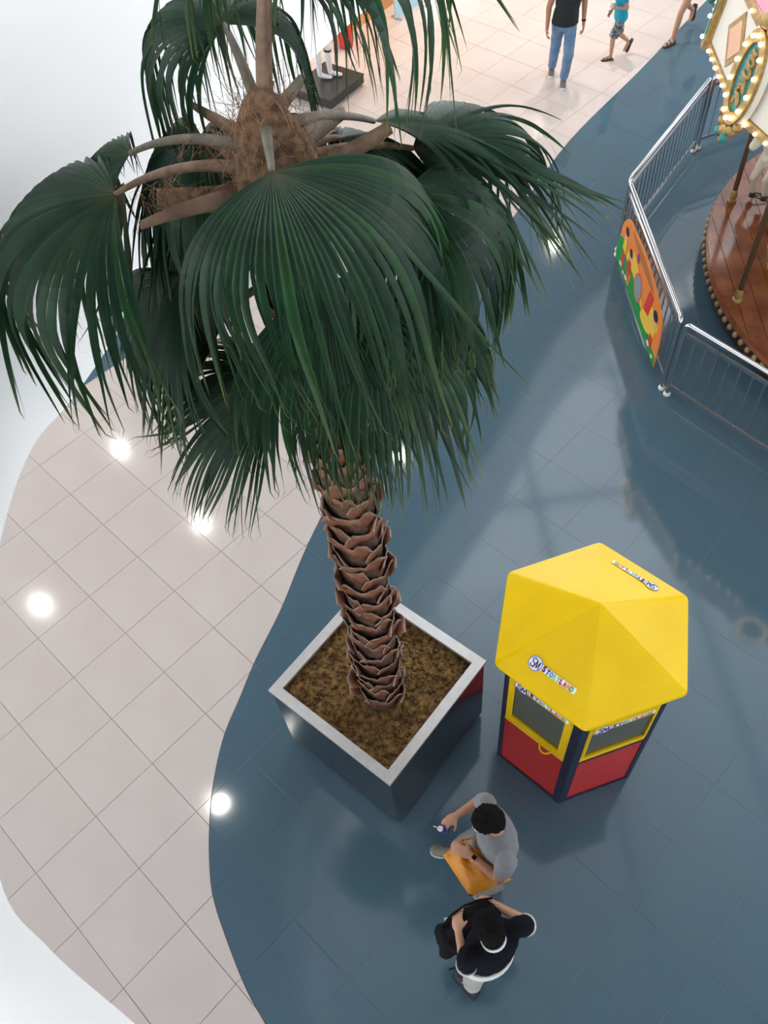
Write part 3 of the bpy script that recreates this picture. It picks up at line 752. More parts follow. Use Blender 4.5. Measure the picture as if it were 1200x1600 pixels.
# ------------------------------------------------------------------ railings round the carousel
M_ss = mat('stainless_steel', (.62, .62, .63), rough=.16, metal=1.)
M_foot = mat('rail_foot', (.72, .70, .66), rough=.35)
CC = Vector((7.12, 6.92, 0))
corners = [Vector((4.882, 10.215, 0)), Vector((3.295, 8.335, 0)), Vector((3.18, 5.99, 0)), Vector((4.54, 4.01, 0))]
c_prev = Vector((7.2, 10.93, 0))
def railing(A, B, label, nb):
    d = (B-A); L = d.length; d.normalize()
    R = empty('railing', A); tag(R, label, 'railing', 'steel railings round the carousel')
    g = .05; a = d*g; b = d*(L-g)
    mb = MB()
    pts = [a, a+Vector((0, 0, .97))]
    for q in range(1, 5): t_ = math.pi/2*q/4; pts.append(a+d*(.06*(1-math.cos(t_)))+Vector((0, 0, .97+.06*math.sin(t_))))
    for q in range(0, 5): t_ = math.pi/2*(1-q/4); pts.append(b-d*(.06*(1-math.cos(t_)))+Vector((0, 0, .97+.06*math.sin(t_))))
    pts += [b]
    mb.tube([pts[0], pts[1]], .024, 14); mb.build('post', M_ss, R, smooth=True)
    mb = MB(); mb.tube([pts[-1], pts[-2]], .024, 14); mb.build('post', M_ss, R, smooth=True)
    mb = MB(); mb.tube(pts[1:-1], .024, 14); mb.build('top_rail', M_ss, R, smooth=True)
    mb = MB(); mb.bar(a+Vector((0, 0, .905)), b+Vector((0, 0, .905)), .022, .042); mb.build('upper_rail', M_ss, R)
    mb = MB(); mb.bar(a+Vector((0, 0, .15)), b+Vector((0, 0, .15)), .022, .042); mb.build('lower_rail', M_ss, R)
    me = None
    for k in range(nb):
        x = g+(L-2*g)*(k+1)/(nb+1)
        if me is None:
            mb = MB(); mb.tube([(0, 0, .165), (0, 0, .89)], .0085, 8); me = mb.mesh('baluster', True); me.materials.append(M_ss)
        o = link('baluster', me, None, R); o.location = d*x
    for p in (a, b):
        mb = MB(); mb.lathe([(.032, 0), (.040, .012), (.040, .03), (.03, .045), (.026, .05)], 14, p); mb.build('foot', M_foot, R, smooth=True)
    return R
railing(c_prev, corners[0], 'steel railing behind the carousel crest at the far end', 17)
railing(corners[0], corners[1], 'steel railing running up beside the blue walkway with many close bars', 17)
railing(corners[1], corners[2], 'steel railing carrying the painted picture panel', 16)
railing(corners[2], corners[3], 'steel railing nearest the kiosk, leaving the frame at right', 16)

# picture panel
P_or = mat('print_orange', (.78, .22, .03), rough=.35); P_gr = mat('print_green', (.015, .26, .04), rough=.35); P_ye = mat('print_yellow', (.78, .50, .04), rough=.35)
P_re = mat('print_red', (.62, .03, .02), rough=.35); P_sk = mat('print_skin', (.72, .38, .20), rough=.35); P_bk = mat('print_black', (.015, .013, .013), rough=.35); P_wh = mat('print_white', (.8, .8, .78), rough=.35); P_br = mat('print_brown', (.42, .14, .03), rough=.35); P_pk = mat('print_pink', (.60, .12, .14), rough=.35)
A, B = corners[1], corners[2]; dd = (B-A).normalized(); outn = Vector((dd.y, -dd.x, 0))
if outn.dot(A-CC) < 0: outn = -outn
panel = empty('picture_panel', A+outn*.045); tag(panel, 'colourful painted panel with orange sky and children, hung on the railing', 'panel')
PM = Matrix(((dd.x, 0, outn.x, 0), (dd.y, 0, outn.y, 0), (0, 1, 0, 0), (0, 0, 0, 1)))
def flat(name, poly, z0, z1, m, parent=panel):
    mb = MB(); mb.prism(poly, z0, z1); mb.v = [tuple(PM @ Vector(p)) for p in mb.v]; return mb.build(name, m, parent)
out = catmull([(.20,.10),(.15,.20),(.20,.42),(.27,.66),(.45,.82),(.80,.865),(1.17,.89),(1.54,.85),(1.85,.78),(2.0,.68),(2.06,.40),(2.06,.10)], 5)
flat('board', [tuple(p) for p in out], 0, .014, P_or)
grass = catmull([(2.055,.105),(2.05,.22),(1.86,.24),(1.6,.30),(1.3,.33),(1.1,.37),(.85,.40),(.6,.42),(.35,.50),(.20,.40),(.16,.22),(.205,.105)], 4)
flat('grass', [tuple(p) for p in grass], .014, .0155, P_gr)
def disc(name, x, y, rx, ry, m, z=.0165, n=18): return flat(name, [(x+rx*math.cos(2*math.pi*k/n), y+ry*math.sin(2*math.pi*k/n)) for k in range(n)], z, z+.001, m)
flat('hill', [tuple(p) for p in catmull([(.62,.80),(1.0,.84),(1.45,.82),(1.62,.74),(1.3,.72),(.95,.74)], 4, True)], .014, .015, P_br)
flat('path', [tuple(p) for p in catmull([(.55,.40),(.75,.62),(1.0,.60),(1.25,.44),(1.35,.30),(1.0,.42)], 4, True)], .0145, .0157, P_ye)
flat('path', [tuple(p) for p in catmull([(1.35,.25),(1.55,.55),(1.75,.60),(1.95,.55),(1.80,.34),(1.6,.22)], 4, True)], .0145, .0158, P_ye)
disc('wheel', 1.13, .42, .155, .175, P_pk, .016); disc('wheel_face', 1.13, .42, .12, .14, mat('print_grey_green', (.22, .30, .26), rough=.35), .0172)
for (x, y, s, shirt) in ((.46, .60, .085, P_ye), (.72, .50, .08, P_re), (1.82, .55, .10, P_ye)):
    flat('figure_legs', [(x-.05, .20), (x+.06, .20), (x+.05, y-.16), (x-.05, y-.16)], .0165, .0178, P_re)
    flat('figure_body', [(x-.08, y-.20), (x+.08, y-.20), (x+.055, y-.03), (x-.055, y-.03)], .017, .0185, shirt)
    disc('figure_head', x, y+.03, s*.8, s*.8, P_sk, .018); disc('figure_hair', x-.005, y+.065, s*.78, s*.58, P_bk, .0187)
    disc('figure_shoe', x-.05, .185, .05, .025, P_wh, .018)
flat('banner', [(1.42,.38),(1.60,.42),(1.66,.72),(1.50,.70)], .0165, .0178, P_re)
flat('banner', [(.66,.16),(.80,.16),(.84,.34),(.70,.36)], .0165, .0178, P_or)
disc('flower', .97, .70, .05, .06, mat('print_purple', (.25, .04, .14), rough=.35), .0165)
disc('flower', .55, .16, .03, .02, P_wh, .0165); disc('flower', 1.95, .16, .035, .02, P_wh, .0165)

# ------------------------------------------------------------------ carousel
M_plank = mat('varnished_plank', (.19, .045, .014), rough=.16, c2=(.34, .115, .045), scale=3.5, spec=.5, coat=.4, bump=.08, bscale=8)
M_gold = mat('gold_paint', (.30, .185, .055), rough=.42, metal=.3, c2=(.44, .30, .11), scale=22, bump=.5, bscale=35)
M_cream = mat('cream_paint', (.80, .76, .66), rough=.45); M_teal = mat('teal_paint', (.02, .20, .21), rough=.4, c2=(.03, .28, .27), scale=6)
M_salmon = mat('salmon_paint', (.78, .46, .29), rough=.45); M_brass = mat('brass_pole', (.20, .13, .08), rough=.3, metal=.8)
M_pink = mat('pink_canopy', (.75, .28, .33), rough=.7); M_bulb = mat('lit_bulb', (1, .85, .6), emit=(1.0, .70, .42), estr=5)
M_bulboff = mat('cream_bulb', (.34, .25, .10), rough=.35)
CR = 3.06; CZ = .35
car = empty('carousel', (CC.x, CC.y, 0)); tag(car, 'fairground carousel with varnished wooden deck and bulb-lit crest', 'carousel')
k = 0; wdt = .19; x = -CR
while x < CR-.01:
    xa, xb = x+.003, min(x+wdt-.003, CR-.001); pts = []
    ya = [math.sqrt(max(CR*CR-q*q, 0)) for q in np.linspace(xa, xb, 5)]
    xs_ = np.linspace(xa, xb, 5)
    poly = [(xs_[q], -ya[q]) for q in range(5)]+[(xs_[4-q], ya[4-q]) for q in range(5)]
    mb = MB(); mb.prism(poly, CZ-.03, CZ+.0015*(k % 3)); o = mb.build('deck_plank', M_plank, car); o.rotation_euler = (0, 0, rad(-8)); x += wdt; k += 1
mb = MB(); mb.lathe([(2.90, .05), (CR-.05, .05), (CR-.02, CZ-.031), (2.0, CZ-.031)], 96); mb.build('deck_skirt', mat('deck_skirt_dark', (.05, .02, .012), rough=.4), car)
mb = MB(); mb.lathe([(CR-.03, .27), (CR+.012, .27), (CR+.02, .30), (CR+.012, .335), (CR-.03, .335)], 120); mb.build('deck_rim', M_plank, car)
me = None
for q in range(44):
    a = rad(132+q*2.35)
    if me is None:
        mb = MB(); mb.ell((0, 0, 0), (.034, .034, .038), None, 10, 8); me = mb.mesh('rim_knob', True); me.materials.append(M_bulboff)
    o = link('rim_knob', me, None, car); o.location = ((CR+.012)*math.cos(a), (CR+.012)*math.sin(a), .235)
def cpos(p): return Vector((p[0]-CC.x, p[1]-CC.y, p[2] if len(p) > 2 else 0))
for (x, y) in ((4.205, 6.868), (4.739, 8.576), (4.9, 5.1), (6.2, 9.75)):
    p = cpos((x, y, CZ)); mb = MB(); mb.tube([p, p+Vector((0, 0, 2.6))], .030, 12); po = mb.build('pole', M_brass, car, smooth=True)
    mb = MB(); mb.lathe([(.055, 0), (.058, .03), (.042, .05), (.048, .09), (.036, .16), (.032, .17)], 14, p); mb.build('pole_collar', M_gold, po, smooth=True)
mb = MB(); mb.lathe([(.9, CZ), (.9, 3.2)], 24); mb.build('centre_drum', M_cream, car)
# crest: ring of boards leaning inward with oval shields at the joints
CB, CT, RB_, RT_ = 2.68, 3.38, 3.60, 3.50; STEP = 20; A0 = 183
def cp(a, q, off=0.):     # point on the crest, q = 0 bottom .. 1 top
    r = RB_+(RT_-RB_)*q+off; return Vector((r*math.cos(rad(a)), r*math.sin(rad(a)), CB+(CT-CB)*q))
bulb_me = None
def bulb(p, parent, s=1.):
    global bulb_me
    if bulb_me is None:
        mb = MB(); mb.ell((0, 0, 0), .017, None, 10, 8); bulb_me = mb.mesh('bulb', True); bulb_me.materials.append(M_bulb)
    o = link('bulb', bulb_me, None, parent); o.location = p; o.scale = (s, s, s); return o
for idx in range(18):
    a0 = A0+STEP*idx; a1 = a0+STEP; vis = 140 < ((a0 % 360)) < 230
    def quad(name, s0, s1, q0, q1, o0, o1, m, parent, br=True):
        P_ = []
        for off in (o0, o1):
            for (s, q) in ((s0, q0), (s1, q0), (s1, q1), (s0, q1)):
                pa, pb = cp(a0, q, off), cp(a1, q, off); P_.append(pa.lerp(pb, s))
        mb = MB(); mb.add(P_, [(0,1,2,3),(7,6,5,4),(0,1,5,4),(1,2,6,5),(2,3,7,6),(3,0,4,7)]); return mb.build(name, m, parent)
    bd = quad('crest_board', 0, 1, 0, 1, -.03, 0, M_cream, car)
    if not vis: continue
    quad('gold_border', 0, 1, 0, .10, 0, .022, M_gold, bd); quad('gold_border', 0, 1, .90, 1, 0, .022, M_gold, bd)
    quad('gold_border', .0, .07, .10, .90, 0, .02, M_gold, bd); quad('gold_border', .93, 1., .10, .90, 0, .02, M_gold, bd)
    for (sz, o0, o1, m) in ((1.0, .001, .012, M_gold), (.72, .012, .016, M_salmon)):
        P_ = []
        for off in (o0, o1):
            for (s, q) in ((.5-.21*sz, .5), (.5, .5-.34*sz), (.5+.21*sz, .5), (.5, .5+.34*sz)): P_.append(cp(a0, q, off).lerp(cp(a1, q, off), s))
        mb = MB(); mb.add(P_, [(0,1,2,3),(7,6,5,4),(0,1,5,4),(1,2,6,5),(2,3,7,6),(3,0,4,7)]); mb.build('diamond', m, bd)
    for q in range(7):
        s = .14+.12*q
        bulb(cp(a0, .04, .035).lerp(cp(a1, .04, .035), s), bd)
        if q % 2 == 0: bulb(cp(a0, .95, .035).lerp(cp(a1, .95, .035), s), bd)
    # shield at joint a0
    sh = empty('tmp', (0, 0, 0)); bpy.data.objects.remove(sh)
    ct = cp(a0, .5, .05); ud = (cp(a0, 1)-cp(a0, 0)).normalized(); td = Vector((-math.sin(rad(a0)), math.cos(rad(a0)), 0)); nd = td.cross(ud)
    if nd.dot(Vector((ct.x, ct.y, 0))) < 0: nd = -nd
    def oval(name, rx, ry, d0, d1, m, parent, n=32, inner=None):
        mb = MB(); vs = []
        rings = [(rx, ry, d0), (rx, ry, d1)]+([(inner[0], inner[1], d1), (inner[0], inner[1], d0)] if inner else [])
        for (u_, v_, d_) in rings:
            for k in range(n): t_ = 2*math.pi*k/n; vs.append(ct+td*(u_*math.cos(t_))+ud*(v_*math.sin(t_))+nd*d_)
        fs = []
        R_ = len(rings)
        for i in range(R_ if inner else R_-1):
            for k in range(n): fs.append((i*n+k, i*n+(k+1) % n, ((i+1) % R_)*n+(k+1) % n, ((i+1) % R_)*n+k))
        if not inner: fs += [tuple(range(n)), tuple(n+k for k in range(n))]
        mb.add(vs, fs); return mb.build(name, m, parent)
    if idx % 2:
        pil = MB(); pil.add([ct+td*(.06*i_)+ud*(.37*k_)+nd*h_ for h_ in (-.06, .0) for i_, k_ in ((-1,-1),(1,-1),(1,1),(-1,1))], [(0,1,2,3),(4,5,6,7),(0,1,5,4),(1,2,6,5),(2,3,7,6),(3,0,4,7)]); pil = pil.build('pilaster', M_gold, car)
        mb = MB(); mb.add([ct+td*(.025*i_)+ud*(.30*k_)+nd*h_ for h_ in (.0, .008) for i_, k_ in ((-1,-1),(1,-1),(1,1),(-1,1))], [(0,1,2,3),(4,5,6,7),(0,1,5,4),(1,2,6,5),(2,3,7,6),(3,0,4,7)]); mb.build('teal_strip', M_teal, pil)
        for k in range(4): bulb(ct+ud*(-.28+.19*k)+nd*.02, pil, 1.15)
        continue
    sho = oval('shield', .235, .42, -.05, .0, M_cream, car)
    oval('gold_ring', .215, .395, .0, .035, M_gold, sho, inner=(.135, .29)); oval('teal_field', .138, .295, -.001, .012, M_teal, sho)
    for k in range(14):
        t_ = 2*math.pi*(k+.5)/14; bulb(ct+td*(.175*math.cos(t_))+ud*(.345*math.sin(t_))+nd*.05, sho, 1.15)
    # raised gold scroll lettering across the field
    S_ = [[(-.30,-.8),(-.1,-.55),(.35,-.75),(.15,-.5),(-.35,-.45),(.0,-.25)],[(-.4,-.28),(.1,-.18),(.45,-.35),(.2,-.02),(-.35,.0)],[(-.4,.12),(.05,.05),(.45,.12),(.3,.3),(-.3,.28)],[(-.35,.42),(.15,.36),(.42,.5),(.1,.62),(-.25,.58)],[(-.2,.8),(.2,.70),(.4,.82)]]
    mb = MB()
    for s_ in S_:
        mb.tube([ct+td*(p[0]*.13)+ud*(p[1]*.28)+nd*.022 for p in catmull(s_, 5)], .017, 7)
    mb.build('gold_scroll', M_gold, sho, smooth=True)
    # carved scrolls under and above the shield
    for (dx, dz, r_) in ((0, -.46, .075), (.085, -.42, .06), (-.085, -.42, .06), (.0, -.54, .05), (.15, -.36, .045), (-.15, -.36, .045), (0, .46, .085), (.10, .42, .06), (-.10, .42, .06), (0, .56, .05)):
        mb = MB(); mb.ell(ct+td*dx+ud*dz-nd*.01, (r_, r_, r_*.8), None, 10, 7); mb.build('carved_scroll', M_gold, sho, smooth=True)
    for s_ in (-1, 1): mb = MB(); mb.ell(ct+td*(.06*s_)+ud*(-.50)+nd*.03, (.035, .035, .05), None, 8, 6); mb.build('teal_bead', M_teal, sho, smooth=True)
mb = MB(); mb.lathe([(3.46, 3.36), (3.46, 3.40), (1.8, 4.0), (.2, 4.7), (.03, 4.75)], 36); mb.build('canopy', M_pink, car)
mb = MB(); mb.lathe([(.5, 2.98), (3.45, 2.98), (3.45, 3.0), (.5, 3.0)], 36); mb.build('canopy_ceiling', M_cream, car)
# horse on its pole
M_horse = mat('ivory_horse', (.72, .66, .52), rough=.4); M_saddle = mat('crimson_saddle', (.30, .02, .05), rough=.4); M_hoof = mat('black_hoof', (.02, .02, .02), rough=.4)
hb = MB()
hb.loft([((-.42,0,.98),.06,.08),((-.36,0,.98),.13,.16),((-.18,0,.96),.165,.185),((.08,0,.95),.16,.18),((.28,0,.98),.15,.19),((.38,0,1.0),.10,.14),((.44,0,1.02),.04,.06)], (0,1,0))
hb.cone((.30,0,1.05), (.52,0,1.38), .13, .075); hb.cone((.52,0,1.40), (.72,0,1.26), .085, .050); hb.cone((.50,.045,1.45), (.50,.06,1.54), .025, .008); hb.cone((.50,-.045,1.45), (.50,-.06,1.54), .025, .008)
for s in (-1, 1):
    hb.cone((.28,.09*s,.92), (.42,.09*s,.70 if s < 0 else .76), .075, .045); hb.cone((.42,.09*s,.70 if s < 0 else .76), (.34 if s < 0 else .36,.09*s,.46 if s < 0 else .52), .042, .028)
    hb.cone((-.30,.10*s,.92), (-.26,.10*s,.72), .10, .055); hb.cone((-.26,.10*s,.72), (-.40,.10*s,.60), .05, .034); hb.cone((-.40,.10*s,.60), (-.36,.10*s,.44), .032, .028)
horse = link('horse', remesh(hb, 'horse', .014, 5), M_horse, car)
hp = cpos((5.31, 8.62, 0)); horse.location = hp; horse.rotation_euler = (0, 0, rad(205))
mb = MB(); mb.loft([((-.16,0,1.02),.17,.14),((-.05,0,1.06),.178,.12),((.10,0,1.04),.17,.14)], (0,1,0)); mb.loft([((-.20,0,1.0),.05,.05),((-.20,0,1.16),.13,.03)], (0,1,0)); mb.build('saddle', M_saddle, horse, smooth=True)
mb = MB(); mb.cone((-.42,0,1.04), (-.60,0,.86), .05, .06); mb.cone((-.60,0,.86), (-.64,0,.62), .06, .02); mb.build('tail', M_saddle, horse, smooth=True)
mb = MB(); mb.loft([((.33,0,1.20),.03,.10),((.45,0,1.42),.03,.09),((.52,0,1.50),.025,.05)], (0,1,0)); mb.build('mane', M_saddle, horse, smooth=True)
for (x, y, z_) in ((.335,-.09,.44), (.355,.09,.50), (-.355,.10,.42), (-.355,-.10,.42)):
    mb = MB(); mb.lathe([(.040, -.035), (.036, .02), (.028, .03)], 12, (x, y, z_)); mb.build('hoof', M_hoof, horse, smooth=True)
mb = MB(); mb.tube([(0.02,0,CZ), (0.02,0,2.95)], .022, 12); mb.build('pole', M_brass, horse, smooth=True)
mb = MB(); mb.tube([(.33,-.10,.42),(.30,-.02,.40),(.24,.05,.37),(.16,.04,.36),(.14,-.06,.36),(.22,-.14,.37),(.33,-.10,.42)], .008, 6); mb.build('stirrup_cable', M_hoof, horse, smooth=True)
# yellow bench corner on the deck
bn = cpos((4.93, 7.45, CZ)); bench = MB(); bench.box((-.16, -.20, 0), (.55, .20, .16)); bench.box((-.10, .12, .16), (.55, .20, .62))
bo = bench.build('bench', mat('bench_yellow', (.55, .38, .05), rough=.4), car); bo.location = bn; bo.rotation_euler = (0, 0, rad(-20))
mb = MB(); mb.box((-.167, -.13, .03), (-.16, .10, .12)); mb.box((-.10, -.207, .04), (.45, -.20, .12)); mb.build('teal_inset', M_teal, bo)
# ------------------------------------------------------------------ people
M_skin = mat('skin_tan', (.42, .20, .12), rough=.5, c2=(.46, .225, .14), scale=6); M_skin2 = mat('skin_warm', (.50, .27, .17), rough=.5, c2=(.54, .30, .19), scale=6)
M_hair = mat('black_hair', (.004, .0035, .0035), rough=.7, bump=.8, bscale=120, spec=.12)
M_eye = mat('eye_white', (.75, .75, .72), rough=.2); M_iris = mat('iris_dark', (.02, .012, .008), rough=.2); M_lip = mat('lips', (.33, .11, .09), rough=.5)
def V3(p): return Vector(p)
def puff(me, fn):
    """push every vertex along its normal by fn(position)"""
    nv = len(me.vertices); c_ = np.empty(nv*3, np.float32); n_ = np.empty(nv*3, np.float32); me.vertices.foreach_get('co', c_); me.vertices.foreach_get('normal', n_)
    c_ = c_.reshape(-1, 3); n_ = n_.reshape(-1, 3); h_ = np.array([fn(Vector(p)) for p in c_], np.float32); me.vertices.foreach_set('co', (c_+n_*h_[:, None]).ravel()); me.update()
def hand_prims(mb, wrist, dirv, nrm, thumb, curl, s=1.):
    """palm and five bent fingers; nrm = back of the hand, thumb = sideways direction of the thumb"""
    w_ = V3(wrist); d = V3(dirv).normalized(); n_ = V3(nrm); n_ = (n_-d*n_.dot(d)).normalized(); t_ = d.cross(n_)
    if t_.dot(V3(thumb)) < 0: t_ = -t_
    mtx = Matrix((t_, d, n_)).transposed()
    mb.ell(w_+d*.045*s, (.041*s, .055*s, .017*s), mtx, 14, 10); mb.cone(w_-d*.01*s, w_+d*.03*s, .023*s, .025*s, 10)
    knuck = w_+d*.085*s
    for i, (o_, L_) in enumerate(((.030, .072), (.010, .080), (-.010, .075), (-.029, .060))):
        p = knuck+t_*(o_*s); c = curl*(1+.12*i)
        p0 = p-d*.02*s; e = d
        for f_, cc in ((.45, .55), (.30, .9), (.25, .8)):
            ang = rad(c*cc); e = (e*math.cos(ang)-n_*math.sin(ang)).normalized() if f_ == .45 else e
            if f_ != .45:
                ax2 = t_; e = (Matrix.Rotation(rad(c*cc), 3, e.cross(-n_ if e.cross(-n_).length > .2 else d)) @ e).normalized()
            q = p+e*(L_*f_*s); mb.cone(p, q, .0092*s, .0085*s, 8); p = q
    tp = w_+d*.025*s+t_*.028*s; te = (t_*.75+d*.65-n_*.25).normalized(); q = tp+te*.038*s; mb.cone(tp, q, .0125*s, .0105*s, 8)
    te2 = (te*.6+d*.6-n_*.35*(curl/40)).normalized(); mb.cone(q, q+te2*.030*s, .0105*s, .0085*s, 8)
def person(name, label, J, f, sk, shirt=None, pants=None, shoes=None, height=1.7, hair_len=0., sleeve=.55, pant_to=.93, hands=None, girth=1., face=None, skirt=None):
    """J: world joints.  f: facing direction.  One continuous body mesh; clothes, hair and shoes are children."""
    f = V3(f).normalized(); lf = Vector((-f.y, f.x, 0)).normalized(); s = height/1.7
    origin = V3((J['pel'][0], J['pel'][1], 0)); P = empty(name, origin); tag(P, label, 'person')
    j = {k: V3(v)-origin for k, v in J.items()}
    ub = (j['neck']-j['pel']); uv = ub.normalized()
    body = MB(); g = girth
    pel, ch, nk, hd = j['pel'], j['chest'], j['neck'], j['head']
    waist = pel.lerp(ch, .5)
    shl = (j['shL']-j['shR']).normalized()
    body.loft([(pel-uv*.10*s, .10*s*g, .08*s*g), (pel-uv*.05*s, .155*s*g, .105*s*g), (pel+uv*.04*s, .150*s*g, .10*s*g), (waist, .132*s*g, .09*s*g), (ch, .155*s*g, .11*s*g), (ch.lerp(nk, .6), .165*s*g, .10*s*g), (nk-uv*.03*s, .09*s*g, .07*s*g), (nk, .05*s, .05*s)], shl)
    hup = (hd-nk).normalized(); hf = (f-hup*f.dot(hup))
    if face: hf = V3(face); hf = hf-hup*hf.dot(hup)
    hf.normalize(); hs = hup.cross(hf).normalized()
    mH = Matrix((hs, hf, hup)).transposed()
    body.cone(nk-hup*.03*s, hd-hup*.03*s, .055*s, .052*s)
    body.ell(hd+hup*.02*s-hf*.008*s, (.074*s, .094*s, .098*s), mH, 18, 14); body.ell(hd-hup*.055*s+hf*.028*s, (.054*s, .058*s, .058*s), mH, 14, 10)
    body.cone(hd+hup*.005*s+hf*.088*s, hd-hup*.022*s+hf*.104*s, .009*s, .015*s, 8)
    for q in (-1, 1): body.ell(hd+hs*(.078*s*q)-hf*.005*s, (.010*s, .020*s, .031*s), mH, 8, 8)
    for q in 'RL':
        body.cone(j['sh'+q], j['el'+q], .052*s*g, .039*s*g); body.cone(j['el'+q], j['wr'+q], .040*s*g, .026*s)
        H = (hands or {}).get(q, dict())
        dv = V3(H.get('d', j['wr'+q]-j['el'+q])); nv = V3(H.get('n', lf*(1 if q == 'L' else -1))); tv = V3(H.get('t', f))
        hand_prims(body, j['wr'+q], dv, nv, tv, H.get('curl', 28), s*1.03)
        body.cone(j['hip'+q], j['kn'+q], .078*s*g, .054*s*g); body.cone(j['kn'+q], j['kn'+q].lerp(j['an'+q], .35), .053*s*g, .052*s*g); body.cone(j['kn'+q].lerp(j['an'+q], .35), j['an'+q], .052*s*g, .034*s)
        fr_ = .036 if (shoes and shoes.get('sandal')) else .018
        low = j['an'+q]-Vector((0, 0, .04*s)) if fr_ < .03 else j['an'+q]-Vector((0, 0, .030*s)); body.cone(low, low.lerp(j['toe'+q], .55), fr_*s, fr_*s, 10); body.cone(low.lerp(j['toe'+q], .55), j['toe'+q], fr_*s, fr_*.72*s, 10)
    bo = link('body', remesh(body, 'body', .0085, 3), sk, P)
    # face
    for q in (-1, 1):
        mb = MB(); mb.ell(hd+hs*(.031*s*q)+hf*.080*s+hup*.012*s, .0125*s, None, 10, 8); eo = mb.build('eye', M_eye, P, smooth=True)
        mb = MB(); mb.ell(hd+hs*(.031*s*q)+hf*.0895*s+hup*.011*s, .0055*s, None, 8, 6); mb.build('iris', M_iris, eo, smooth=True)
    mb = MB(); mb.ell(hd-hup*.058*s+hf*.086*s, (.024*s, .007*s, .008*s), mH, 10, 8); mb.build('mouth', M_lip, P, smooth=True)
    # hair
    hb_ = MB(); hb_.ell(hd+hup*.036*s-hf*.018*s, (.090*s, .104*s, .104*s), mH, 36, 26); hb_.ell(hd-hup*.02*s-hf*.045*s, (.080*s, .068*s, .080*s), mH, 20, 14)
    if hair_len: hb_.loft([(hd+hup*.02*s-hf*.06*s, .085*s, .045*s), (nk-hf*.07*s, .09*s, .035*s), (nk-hf*.08*s-uv*hair_len, .075*s, .02*s)], hs)
    hm = remesh(hb_, 'hair', .010, 2)
    puff(hm, lambda p: mnoise.noise(p*60)*.010+mnoise.noise(p*140)*.006)
    link('hair', hm, M_hair, P)
    # shirt
    if shirt:
        sb = MB(); e = .012*s
        hem = pel-uv*(.06*s)
        sb.loft([(hem, .170*s*g+e, .122*s*g+e), (pel+uv*.06*s, .162*s*g+e, .118*s*g+e), (waist, .150*s*g+e, .108*s*g+e), (ch, .168*s*g+e, .122*s*g+e), (ch.lerp(nk, .6), .172*s*g+e, .108*s*g+e), (nk-uv*.03*s, .095*s*g+e, .075*s*g+e), (nk-uv*.005*s, .066*s, .066*s)], shl)
        for q in 'RL':
            sb.cone(j['sh'+q], j['sh'+q]+(j['el'+q]-j['sh'+q]).normalized()*.02, .066*s*g, .064*s*g)
            sb.cone(j['sh'+q], j['sh'+q].lerp(j['el'+q], sleeve), .066*s*g, .062*s*g, 16, rnd=False)
        so = link('shirt', remesh(sb, 'shirt', .010, 3), shirt, P)
        puff(so.data, lambda p: mnoise.noise(p*14)*.008+mnoise.noise(p*31)*.004)
    if pants:
        pb = MB(); e = .010*s
        pb.loft([(pel-uv*.13*s, .10*s*g+e, .085*s*g+e), (pel-uv*.06*s, .160*s*g+e, .112*s*g+e), (pel+uv*.03*s, .156*s*g+e, .106*s*g+e), (pel+uv*.08*s, .150*s*g+e, .102*s*g+e)], shl)
        for q in 'RL':
            hp_, kn, an = j['hip'+q], j['kn'+q], j['an'+q]
            wide = pants[1]
            if pant_to <= .5:
                pb.cone(hp_, hp_.lerp(kn, pant_to*2), .088*s*g, .080*s*g*wide, 16, rnd=False)
            else:
                pb.cone(hp_, kn, .088*s*g, .068*s*g*wide, 16); pb.cone(kn, kn.lerp(an, (pant_to-.5)*2), .068*s*g*wide, .056*s*g*wide, 16, rnd=False)
        po_ = link('trousers', remesh(pb, 'trousers', .010, 3), pants[0], P)
        puff(po_.data, lambda p: mnoise.noise(p*16)*.006)
    if shoes:
        for q in 'RL':
            an, toe = j['an'+q], j['toe'+q]; d = (toe-an); 
            dz = Vector((d.x, d.y, d.z)); ht = math.sqrt(d.x**2+d.y**2); dh = dz.normalized(); sdv = Vector((-d.y, d.x, 0)).normalized(); upn = dh.cross(sdv)
            if upn.z < 0: upn = -upn
            heel = an-dh*.075*s; heel = heel-upn*((an-toe).dot(upn) if False else 0)
            base = an-Vector((0, 0, 0))
            flatd = Vector((d.x, d.y, 0)).normalized() if shoes.get('flat', {}).get(q, True) else dh
            upf = Vector((0, 0, 1)) if shoes.get('flat', {}).get(q, True) else upn
            z0 = -(an.z) if shoes.get('flat', {}).get(q, True) else -.085*s
            h0 = an+upf*z0-flatd*.065*s; L_ = ht+.065*s+.03*s if shoes.get('flat', {}).get(q, True) else d.length+.095*s
            outl = [(0, .030), (.06, .038), (.25, .036), (.45, .038), (.68, .047), (.85, .044), (.95, .032), (1.0, .015)]
            poly = [h0+flatd*(t_*L_)+sdv*(w_*s) for t_, w_ in outl]+[h0+flatd*(t_*L_)-sdv*(w_*s) for t_, w_ in reversed(outl)]
            nP = len(poly); mb = MB(); mb.add([p for p in poly]+[p+upf*.022*s for p in poly], [tuple(reversed(range(nP))), tuple(range(nP, 2*nP))]+[(k, (k+1) % nP, nP+(k+1) % nP, nP+k) for k in range(nP)])
            sh_name = 'sandal' if shoes.get('sandal') else 'shoe'
            sole_o = mb.build(sh_name, shoes['sole'], P)
